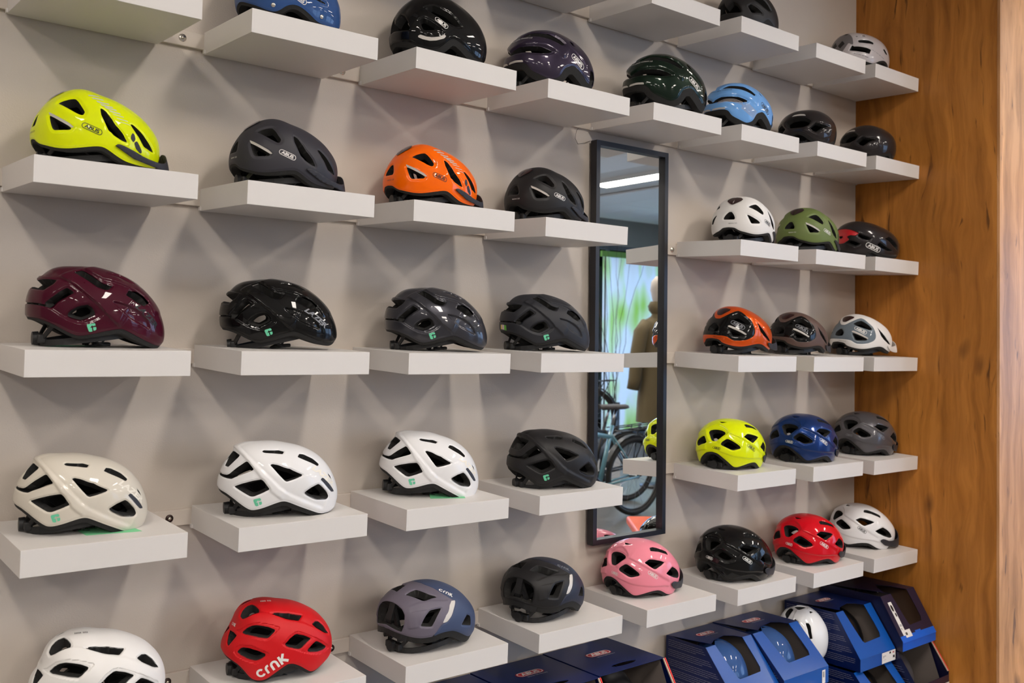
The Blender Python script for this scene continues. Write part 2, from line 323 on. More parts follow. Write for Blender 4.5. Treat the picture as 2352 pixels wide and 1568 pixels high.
def seg_dist(P, A, closed):
    B = np.roll(A, -1, 0) if closed else A[1:]; A_ = A if closed else A[:-1]
    best = np.full(len(P), 1e9); arg = np.zeros(len(P)); side = np.zeros(len(P))
    L = np.linalg.norm(B-A_, axis=1); cum = np.concatenate([[0], np.cumsum(L)])
    for k in range(len(A_)):
        ab = B[k]-A_[k]; l2 = max(ab@ab, 1e-12); ap = P-A_[k]; t = np.clip(ap@ab/l2, 0, 1)
        d = np.hypot(*(ap-t[:, None]*ab).T); m = d < best
        best[m] = d[m]; arg[m] = (cum[k]+t*L[k])[m]; side[m] = (ab[0]*ap[:, 1]-ab[1]*ap[:, 0])[m]
    return best*SC_, arg*SC_, np.sign(side), cum[-1]*SC_
def inside(P, A):
    c = np.zeros(len(P), bool); x, y = P.T
    for k in range(len(A)):
        x1, y1 = A[k-1]; x2, y2 = A[k]
        if y1 == y2: continue
        m = ((y1 > y) != (y2 > y)) & (x < (x2-x1)*(y-y1)/(y2-y1)+x1); c ^= m
    return c
def chaikin(A, closed=True, it=2, q=.22):
    A = np.array(A, float)
    for _ in range(it):
        B = np.roll(A, -1, 0) if closed else A[1:]; A_ = A if closed else A[:-1]
        N_ = np.empty((2*len(A_), 2)); N_[0::2] = A_*(1-q)+B*q; N_[1::2] = A_*q+B*(1-q)
        A = N_ if closed else np.vstack([A[:1], N_, A[-1:]])
    return A
def rounded(A, r=.017, n=4):
    A = np.array(A, float); out = []
    for k in range(len(A)):
        p, q, s_ = A[k-1], A[k], A[(k+1) % len(A)]
        a = q+(p-q)*min(.42, r/max(np.linalg.norm(p-q), 1e-6)); b = q+(s_-q)*min(.42, r/max(np.linalg.norm(s_-q), 1e-6))
        for j in range(n+1): t = j/n; out.append(a*(1-t)**2+q*2*t*(1-t)+b*t*t)
    return np.array(out)
def sd_poly(P, A):
    d = seg_dist(P, A, True)[0]; return np.where(inside(P, A), d, -d)
def rim_poly(rim, rear=None):
    r = [p for p in rim]
    # keep the stretch that lies on the near half
    pts = [p for p in r if math.hypot(*p) < 1.0]
    r0 = pts[0]; r1 = pts[-1]
    a = (-math.sqrt(max(1.45-r0[1]**2, .1)), r0[1] if rear is None else rear); b = (math.sqrt(1.45-r1[1]**2), r1[1])
    line = np.array([a]+pts+[b])
    line = chaikin(line, False, 2, .25)
    arc = [(1.7*math.cos(t), 1.7*math.sin(t)) for t in np.linspace(-.1, PI+.1, 12)]
    return np.vstack([line, arc])
def grid(N):
    g = np.linspace(-1, 1, N+1); X, Y = np.meshgrid(g, g); X = X.ravel(); Y = Y.ravel()
    U = X*np.sqrt(1-Y*Y/2); V = Y*np.sqrt(1-X*X/2); uv = np.stack([U, V], -1)
    i = np.arange(N*(N+1)); i = i[(i % (N+1)) != N]
    a, b, c, d = i, i+1, i+N+2, i+N+1
    # alternate the diagonal
    al = ((i//(N+1)+i % (N+1)) % 2) == 0
    T1 = np.where(al[:, None], np.stack([a, b, c], -1), np.stack([a, b, d], -1)); T2 = np.where(al[:, None], np.stack([a, c, d], -1), np.stack([b, c, d], -1))
    return uv, np.vstack([T1, T2])
def clip(uv, F, T, f):
    """keep the part of the triangles where f >= 0; F = matrix of further fields"""
    s = f[T] > 0; cnt = s.sum(1)
    full = T[cnt == 3]; out = [full]; nv = len(uv); newA = []
    part = T[(cnt == 1) | (cnt == 2)]; sp = s[(cnt == 1) | (cnt == 2)]
    if len(part):
        lone = np.where(sp.sum(1) == 1, sp.argmax(1), (~sp).argmax(1)); rr = np.arange(len(part))
        A = part[rr, lone]; B = part[rr, (lone+1) % 3]; Cc = part[rr, (lone+2) % 3]; one = sp.sum(1) == 1
        E = np.concatenate([np.stack([A, B], -1), np.stack([A, Cc], -1)]); E.sort(1)
        U_, inv = np.unique(E, axis=0, return_inverse=True); inv = inv.ravel()
        t = f[U_[:, 0]]/(f[U_[:, 0]]-f[U_[:, 1]]); t = t[:, None]
        uv2 = uv[U_[:, 0]]*(1-t)+uv[U_[:, 1]]*t; F2 = F[U_[:, 0]]*(1-t)+F[U_[:, 1]]*t
        ab = nv+inv[:len(part)]; ac = nv+inv[len(part):]
        out.append(np.stack([A, ab, ac], -1)[one])
        k = ~one; out.append(np.stack([ab, B, Cc], -1)[k]); out.append(np.stack([ab, Cc, ac], -1)[k])
        uv = np.vstack([uv, uv2]); F = np.vstack([F, F2])
    T = np.vstack(out); used, inv = np.unique(T, return_inverse=True)
    return uv[used], F[used], inv.reshape(-1, 3)
def to_mesh(name, P, T, N=None, flip=False, mirror=True):
    # outward orientation: rely on N sign
    if mirror:
        P2 = P*[1, -1, 1]; T2 = T[:, ::-1]+len(P)
        T = np.vstack([T, T2]); P = np.vstack([P, P2])
        if N is not None: N = np.vstack([N, N*[1, -1, 1]])
    if flip: T = T[:, ::-1]
    me = D.meshes.new(name); me.vertices.add(len(P)); me.vertices.foreach_set('co', P.astype(np.float32).ravel())
    me.loops.add(len(T)*3); me.loops.foreach_set('vertex_index', T.astype(np.int32).ravel())
    me.polygons.add(len(T)); me.polygons.foreach_set('loop_start', np.arange(0, 3*len(T), 3, dtype=np.int32))
    me.polygons.foreach_set('use_smooth', np.ones(len(T), bool)); me.update(calc_edges=True); me.validate()
    if N is not None and len(me.vertices) == len(P): me.normals_split_custom_set_from_vertices(N.astype(np.float32).tolist())
    return me
class Type:
    def __init__(s, key, spec):
        s.key = key; fit = FIT[key]; s.ch = CH[key]; s.sp = spec; s.d = Dome(fit['R'], fit['W'], fit['zc'], fit['n'])
        s.rim = rim_poly(s.ch.get('rim2', s.ch['rim']), spec.get('rear'))
        s.vents = [(rounded(s.ch[k]), w, h) for k, w, h in spec['vents']]
        s.meshes = {}
    def off(s, uv):
        sp = s.sp; o = np.zeros(len(uv)); ch = s.ch
        for A, w, h in s.vents:
            d = -sd_poly(uv, A); o -= h*sm(1-np.maximum(d, 0)/w)
        for k, h, w, L in sp.get('steps', []):
            A = chaikin(ch[k], False, 1, .25); d, a, sd, tot = seg_dist(uv, A, False)
            o += h*sm(.5+sd*d/w*.5)*np.exp(-d/L)*sm(np.minimum(a, tot-a)/.012)
        for k, h, w in sp.get('pockets', []):
            A = rounded(ch[k], .03); o -= h*sm(sd_poly(uv, A)/w+.5)
        for k, h, w in sp.get('grooves', []):
            A = chaikin(ch[k], k not in sp.get('openg', ()), 2, .2); d, a, sd, tot = seg_dist(uv, A, k not in sp.get('openg', ())); o -= h*np.exp(-(d/w)**2)
        o -= .0016*(1-sm(sd_poly(uv, s.rim)/.006))
        return o
    def P(s, uv, extra=0.0):
        return s.d.S(*uv.T)+s.d.N(*uv.T)*(s.off(uv)+extra)[:, None]
    def N(s, uv):
        q = uv*np.minimum(1, (1-2e-3)/np.maximum(np.hypot(*uv.T), 1e-9))[:, None]; e = 1e-3
        S0 = s.d.S(*q.T); Tu = (s.d.S(q[:, 0]+e, q[:, 1])-s.d.S(q[:, 0]-e, q[:, 1]))/(2*e); Tv = (s.d.S(q[:, 0], q[:, 1]+e)-s.d.S(q[:, 0], q[:, 1]-e))/(2*e)
        ou = (s.off(q+[e, 0])-s.off(q-[e, 0]))/(2*e); ov = (s.off(q+[0, e])-s.off(q-[0, e]))/(2*e)
        E_ = (Tu*Tu).sum(1); F_ = (Tu*Tv).sum(1); G_ = (Tv*Tv).sum(1); det = np.maximum(E_*G_-F_*F_, 1e-12)
        a = (G_*ou-F_*ov)/det; b = (E_*ov-F_*ou)/det
        gr = Tu*a[:, None]+Tv*b[:, None]
        n = s.d.N(*uv.T)-gr*.85; edge = np.hypot(*uv.T) > .9995; n[edge, 1] = 0
        return n/np.linalg.norm(n, axis=1)[:, None]
    def orient(s, me_T, P):
        return me_T
    def build(s):
        sp = s.sp; out = []
        Nres = sp.get('res', 170 if s.key in 'ABCDEF' else 120)
        uv, T = grid(Nres); F = np.zeros((len(uv), 2+len(s.vents)+3))
        F[:, 0] = sd_poly(uv, s.rim)
        for k, (A, w, h) in enumerate(s.vents): F[:, 2+k] = -sd_poly(uv, A)
        nvent = len(s.vents)
        pan = sp.get('panel')
        if pan: F[:, -1] = sd_poly(uv, rounded(s.ch[pan], .03))
        uv, F, T = clip(uv, F, T, F[:, 0])
        for k in range(nvent): uv, F, T = clip(uv, F, T, F[:, 2+k])
        def emit(name, uv, T):
            P = s.P(uv); N_ = s.N(uv)
            f = np.cross(P[T[:, 1]]-P[T[:, 0]], P[T[:, 2]]-P[T[:, 0]]); wrong = (f*N_[T[:, 0]]).sum(1) < 0
            T = T.copy(); T[wrong] = T[wrong][:, ::-1]
            return (name, to_mesh(s.key+'_'+name, P, T, N_))
        if pan:
            u1, F1, T1 = clip(uv, F, T, F[:, -1]); out.append(emit('side_panel' if s.key != 'E' else 'front_shell', u1, T1))
            uv, F, T = clip(uv, F, T, -F[:, -1])
        out.append(emit('shell', uv, T))
        # liner: rim band, underside, vent walls, inner face
        band = sp.get('band', .009); th = .024; tau = .0035
        uv, T = grid(64); F = np.zeros((len(uv), 2+nvent))
        F[:, 0] = sd_poly(uv, s.rim)
        v = np.full(len(uv), -1e9)
        for A, w, h in s.vents: v = np.maximum(v, sd_poly(uv, A))
        F[:, 1] = v
        Ps, Ts = [], []; base = 0
        def add(uv, T, depth, up=True):
            nonlocal base
            Nn = s.d.N(*uv.T); P = s.d.S(*uv.T)+Nn*depth[:, None]
            f = np.cross(P[T[:, 1]]-P[T[:, 0]], P[T[:, 2]]-P[T[:, 0]]); wr = (f*Nn[T[:, 0]]).sum(1)*(1 if up else -1) < 0
            T = T.copy(); T[wr] = T[wr][:, ::-1]
            Ps.append(P); Ts.append(T+base); base += len(P)
        # band below the rim
        a, Fa, Ta = clip(uv, F, T, F[:, 0]+band); a, Fa, Ta = clip(a, Fa, Ta, .0025-Fa[:, 0])
        add(a, Ta, np.full(len(a), -.0024)-.002*sm(-Fa[:, 0]/band))
        a, Fa, Ta = clip(uv, F, T, F[:, 0]+band+.006); a, Fa, Ta = clip(a, Fa, Ta, -Fa[:, 0]-band)
        add(a, Ta, -.0044-(th-.0044)*np.clip((-Fa[:, 0]-band)/.006, 0, 1), True)
        # walls of the vents
        a, Fa, Ta = clip(uv, F, T, F[:, 1]+.0006); a, Fa, Ta = clip(a, Fa, Ta, tau-Fa[:, 1]); a, Fa, Ta = clip(a, Fa, Ta, Fa[:, 0]+band)
        if len(Ta):
            hm = max(h for _, w, h in s.vents)
            add(a, Ta, -hm*.8-.0006-(th-hm*.8-.0006)*np.clip(Fa[:, 1]/tau, 0, 1))
        # inner face
        a, Fa, Ta = clip(uv, F, T, F[:, 0]+band+.006); a, Fa, Ta = clip(a, Fa, Ta, tau-Fa[:, 1])
        add(a, Ta, np.full(len(a), -th), False)
        out.append(('liner', to_mesh(s.key+'_liner', np.vstack(Ps), np.vstack(Ts))))
        # patches lying on the shell (reflective strips, pads, rear light)
        for name, key, raise_ in sp.get('patches', []):
            u0, T0 = grid(170); A = rounded(s.ch[key], .008, 2); m = sd_poly(u0, A)
            # local fine clip
            u1, F1, T1 = clip(u0, m[:, None], T0, m)
            if len(T1) == 0: continue
            P = s.P(u1, raise_); N_ = s.N(u1); f = np.cross(P[T1[:, 1]]-P[T1[:, 0]], P[T1[:, 2]]-P[T1[:, 0]]); wr = (f*N_[T1[:, 0]]).sum(1) < 0
            T1 = T1.copy(); T1[wr] = T1[wr][:, ::-1]
            if np.hypot(*A.T).max() > .99: out.append((name, to_mesh(s.key+name, P, T1, N_)))
            else: out.append((name, to_mesh(s.key+name, P, T1, N_, mirror=False))); out.append((name, to_mesh(s.key+name, P*[1, -1, 1], T1[:, ::-1], N_*[1, -1, 1], mirror=False)))
        if 'visor' in sp:
            A = chaikin(s.ch['visor'], True, 1, .2); u0, T0 = grid(84); m = sd_poly(u0, A); u1, F1, T1 = clip(u0, m[:, None], T0, m)
            P = s.visor_pts(u1); Nn = s.d.N(*u1.T); f = np.cross(P[T1[:, 1]]-P[T1[:, 0]], P[T1[:, 2]]-P[T1[:, 0]]); wr = (f*Nn[T1[:, 0]]).sum(1) < 0
            T1 = T1.copy(); T1[wr] = T1[wr][:, ::-1]
            out.append(('visor', to_mesh(s.key+'visor', P, T1)))
        s.out = out; return out
    def visor_pts(s, uv):
        x0, push, drop, zt = s.sp['visor']; P = s.d.S(*uv.T)+s.d.N(*uv.T)*.0028
        k = sm((P[:, 0]-x0)/.05)*np.clip((zt-P[:, 2])/zt, 0, 1)
        P[:, 0] += push*k; P[:, 2] = np.maximum(P[:, 2]-drop*k, .003); return P
    def place2d(s, V2, a, b, length, raise_=.0006, side=1, rot=0):
        """map flat points (x in -.5..+.5 of length) along the chart direction a->b"""
        a, b = np.array(a, float), np.array(b, float); c = (a+b)/2; e = 1e-3
        Tu = (s.d.S(c[0]+e, c[1])-s.d.S(c[0]-e, c[1]))/(2*e); Tv = (s.d.S(c[0], c[1]+e)-s.d.S(c[0], c[1]-e))/(2*e)
        J_ = np.stack([Tu, Tv], -1); Nn = s.d.N(np.array([c[0]]), np.array([c[1]]))[0]
        t1 = J_@(b-a); t1 /= np.linalg.norm(t1); 
        if side < 0: t1 = -t1
        t2 = np.cross(Nn, t1)
        if side < 0: pass
        G = np.linalg.pinv(J_); V2 = np.array(V2)*length
        if rot: V2 = V2@np.array([[math.cos(rot), math.sin(rot)], [-math.sin(rot), math.cos(rot)]])
        if side < 0: V2 = V2*[-1, 1]*[-1, -1]*[1, -1]
        uv = c+(V2[:, :1]*t1+V2[:, 1:]*t2)@G.T
        r = np.hypot(*uv.T); uv = uv*np.minimum(1, .999/np.maximum(r, 1e-9))[:, None]
        P = s.P(uv, raise_)
        return P
# flat artwork ---------------------------------------------------------------
_txt = {}
def text_mesh(body, bold=.02, shear=0, sx=1.0, space=1.0):
    k = (body, bold, shear, sx, space)
    if k in _txt: return _txt[k]
    cu = D.curves.new('t', 'FONT'); cu.body = body; cu.size = 1; cu.offset = bold; cu.align_x = 'CENTER'; cu.align_y = 'CENTER'; cu.shear = shear; cu.space_character = space; cu.resolution_u = 3; cu.fill_mode = 'FRONT'
    ob = D.objects.new('t', cu); C.objects.link(ob); bpy.context.view_layer.update()
    dg = bpy.context.evaluated_depsgraph_get(); me = ob.evaluated_get(dg).to_mesh()
    V = np.array([(v.co.x*sx, v.co.y) for v in me.vertices]); Fc = [tuple(p.vertices) for p in me.polygons]
    ob.evaluated_get(dg).to_mesh_clear(); D.objects.remove(ob); D.curves.remove(cu)
    lo, hi = V.min(0), V.max(0); V = V-(lo+hi)/2; _txt[k] = (V/(hi[0]-lo[0]), Fc); return _txt[k]
def stadium(L, H, n=10):
    r = H/2; pts = []
    for k in range(n+1): a = -PI/2+PI*k/n; pts.append((L/2-r+r*math.cos(a), r*math.sin(a)))
    for k in range(n+1): a = PI/2+PI*k/n; pts.append((-L/2+r+r*math.cos(a), r*math.sin(a)))
    # subdivide long sides
    out = []
    for k in range(len(pts)):
        p, q = pts[k], pts[(k+1) % len(pts)]; out.append(p)
        if math.dist(p, q) > .12:
            m = int(math.dist(p, q)/.08)
            for j in range(1, m): out.append((p[0]+(q[0]-p[0])*j/m, p[1]+(q[1]-p[1])*j/m))
    return out
def pill_art(word, ratio=.31, line=.032):
    a = stadium(1, ratio); b = stadium(1-2*line*1.15, ratio-2*line*1.15)
    V = []; Fc = []; n = len(a); 
    # ring built from the outer outline pulled inward
    for p in a:
        V.append(p)
    cx = 1/2-ratio/2
    for p in a:
        qx = min(max(p[0], -cx), cx); dx, dy = p[0]-qx, p[1]; l = math.hypot(dx, dy) or 1; k = (l-line)/l
        V.append((qx+dx*k, dy*k))
    for k in range(n): Fc.append((k, (k+1) % n, n+(k+1) % n, n+k))
    tv, tf = text_mesh(word, .035, 0, 1.25, .98); tv = tv*.72; h = np.ptp(tv[:, 1]); tv = tv*[1, min(1, .62*ratio/h)] if h > .62*ratio else tv
    b0 = len(V); V = np.vstack([np.array(V), tv]); Fc += [tuple(i+b0 for i in f) for f in tf]
    return V, Fc
def word_art(word, bold=.03, shear=0, sx=1.0, space=1.0): return text_mesh(word, bold, shear, sx, space)
def crnk_art():
    V = []; Fc = []
    def strip(pts, w):
        pts = np.array(pts); 
        t = np.gradient(pts, axis=0); t /= np.linalg.norm(t, axis=1)[:, None]; nrm = np.stack([-t[:, 1], t[:, 0]], -1)
        b = len(V)
        for p, n_ in zip(pts, nrm): V.append(p+n_*w/2); V.append(p-n_*w/2)
        for k in range(len(pts)-1): Fc.append((b+2*k, b+2*k+1, b+2*k+3, b+2*k+2))
    w = .068
    strip([(-.385+.105*math.cos(a), .0+.105*math.sin(a)) for a in np.linspace(math.radians(38), math.radians(322), 22)], w)
    strip([(-.195, -.13), (-.195, .0), (-.195, .02)]+[(-.115+.08*math.cos(a), .02+.08*math.sin(a)) for a in np.linspace(PI, math.radians(75), 8)], w)
    strip([(-.02, -.13), (-.02, .0), (-.02, .03)]+[(.06+.08*math.cos(a), .03+.08*math.sin(a)) for a in np.linspace(PI, 0, 12)]+[(.14, .0), (.14, -.13)], w)
    strip([(.25, -.13), (.25, 0), (.25, .15)], w)
    strip([(.28, -.0), (.34, .07), (.40, .15)], w*1.05); strip([(.28, .02), (.36, -.05), (.44, -.13)], w*1.15)
    return np.array(V), Fc
MARK = ([(-.5, .36), (-.38, .5), (.38, .5), (.48, .40), (.48, .16), (.12, .16), (.12, .30), (-.2, .0), (0, 0), (0, -.5), (-.28, -.5), (-.42, -.40)], [(.14, .0), (.5, .0), (.5, -.28), (.38, -.42), (.14, -.42)])
def mark_art():
    V = []; Fc = []
    for pl in MARK:
        b = len(V); V += pl
        for t in tessellate_polygon([[Vector((x, y, 0)) for x, y in pl]]): Fc.append(tuple(b+i for i in t))
    return np.array(V), Fc
def art_mesh(name, T, art, a, b, length, raise_=.0006, both=True, rot=0):
    V, Fc = art; P1 = T.place2d(V, a, b, length, raise_, 1, rot); Ps = [P1]; Fs = list(Fc)
    if both == 'far': Vm = np.array(V)*[-1, 1]; Ps = [T.place2d(Vm, a, b, length, raise_, 1, rot)*[1, -1, 1]]
    if both is True:
        Vm = np.array(V)*[-1, 1]; P2 = T.place2d(Vm, a, b, length, raise_, 1, rot)*[1, -1, 1]; Ps.append(P2); Fs += [tuple(i+len(P1) for i in f) for f in Fc]
    me = D.meshes.new(name); P = np.vstack(Ps); me.from_pydata(P.tolist(), [], Fs); me.update()
    # face outward
    bm = bmesh.new(); bm.from_mesh(me)
    for f in bm.faces:
        c = f.calc_center_median(); f.normal_update()
        if f.normal.dot(c-Vector((0, 0, .05))) < 0: f.normal_flip()
    bm.to_mesh(me); bm.free()
    return me

FIT = {"A":{"R":[0.1363,0.1162,0.1013,0.0953,0.0979,0.1136,0.1217,0.1283,0.1363,0.1372,0.136,0.1345,0.1349,0.1392,0.1437,0.1442],"W":0.1111,"zc":0.075,"n":2.25},"B":{"R":[0.143,0.122,0.1086,0.1018,0.1039,0.114,0.1357,0.1442,0.143,0.1404,0.138,0.138,0.1426,0.1531,0.163,0.1633],"W":0.1028,"zc":0.075,"n":2.2},"C":{"R":[0.1349,0.1144,0.0971,0.0873,0.0883,0.0979,0.1201,0.1259,0.1348,0.1381,0.1385,0.1391,0.1426,0.151,0.1581,0.1561],"W":0.1042,"zc":0.078,"n":2.2},"D":{"R":[0.1375,0.1209,0.1048,0.0973,0.098,0.1133,0.1295,0.1246,0.1375,0.1418,0.141,0.1383,0.1372,0.1405,0.1446,0.1452],"W":0.1063,"zc":0.08,"n":2.25},"E":{"R":[0.1458,0.1214,0.106,0.0985,0.096,0.1024,0.1225,0.1443,0.1458,0.144,0.1405,0.138,0.1393,0.1464,0.1542,0.1565],"W":0.117,"zc":0.075,"n":2.2},"F":{"R":[0.1389,0.1165,0.1031,0.0984,0.0985,0.1051,0.1175,0.1268,0.1389,0.1432,0.1421,0.1392,0.1383,0.142,0.1467,0.1473],"W":0.1164,"zc":0.078,"n":2.25},"G":{"R":[0.1322,0.1145,0.0988,0.093,0.0979,0.1108,0.1165,0.1206,0.1322,0.1348,0.1345,0.1332,0.133,0.1359,0.1389,0.1388],"W":0.1134,"zc":0.075,"n":2.25},"H":{"R":[0.1541,0.1392,0.1247,0.1182,0.1204,0.1308,0.1441,0.1516,0.1541,0.1505,0.1444,0.139,0.1378,0.1431,0.151,0.1564],"W":0.1069,"zc":0.08,"n":2.3},"I":{"R":[0.1475,0.1352,0.1236,0.1196,0.1254,0.1364,0.1411,0.1449,0.1475,0.145,0.1404,0.1363,0.1355,0.1401,0.1466,0.1506],"W":0.1065,"zc":0.085,"n":2.3},"J":{"R":[0.1143,0.1061,0.0947,0.0864,0.086,0.0936,0.1023,0.1098,0.1143,0.1182,0.1212,0.1231,0.124,0.1243,0.123,0.1198],"W":0.1138,"zc":0.075,"n":2.25},"K":{"R":[0.1411,0.1124,0.0898,0.0807,0.0827,0.0947,0.1199,0.1434,0.1411,0.1387,0.136,0.1348,0.137,0.1439,0.1509,0.1519],"W":0.1044,"zc":0.075,"n":2.2},"L":{"R":[0.1392,0.1302,0.1174,0.1071,0.1048,0.1137,0.1332,0.1383,0.1392,0.1373,0.1342,0.1314,0.1308,0.1338,0.138,0.1407],"W":0.1045,"zc":0.08,"n":2.25},"N":{"R":[0.1373,0.1255,0.1301,0.1345,0.137,0.1378,0.1389,0.1394,0.1373,0.1345,0.132,0.1311,0.1329,0.1384,0.1441,0.1455],"W":0.1061,"zc":0.085,"n":2.3}}
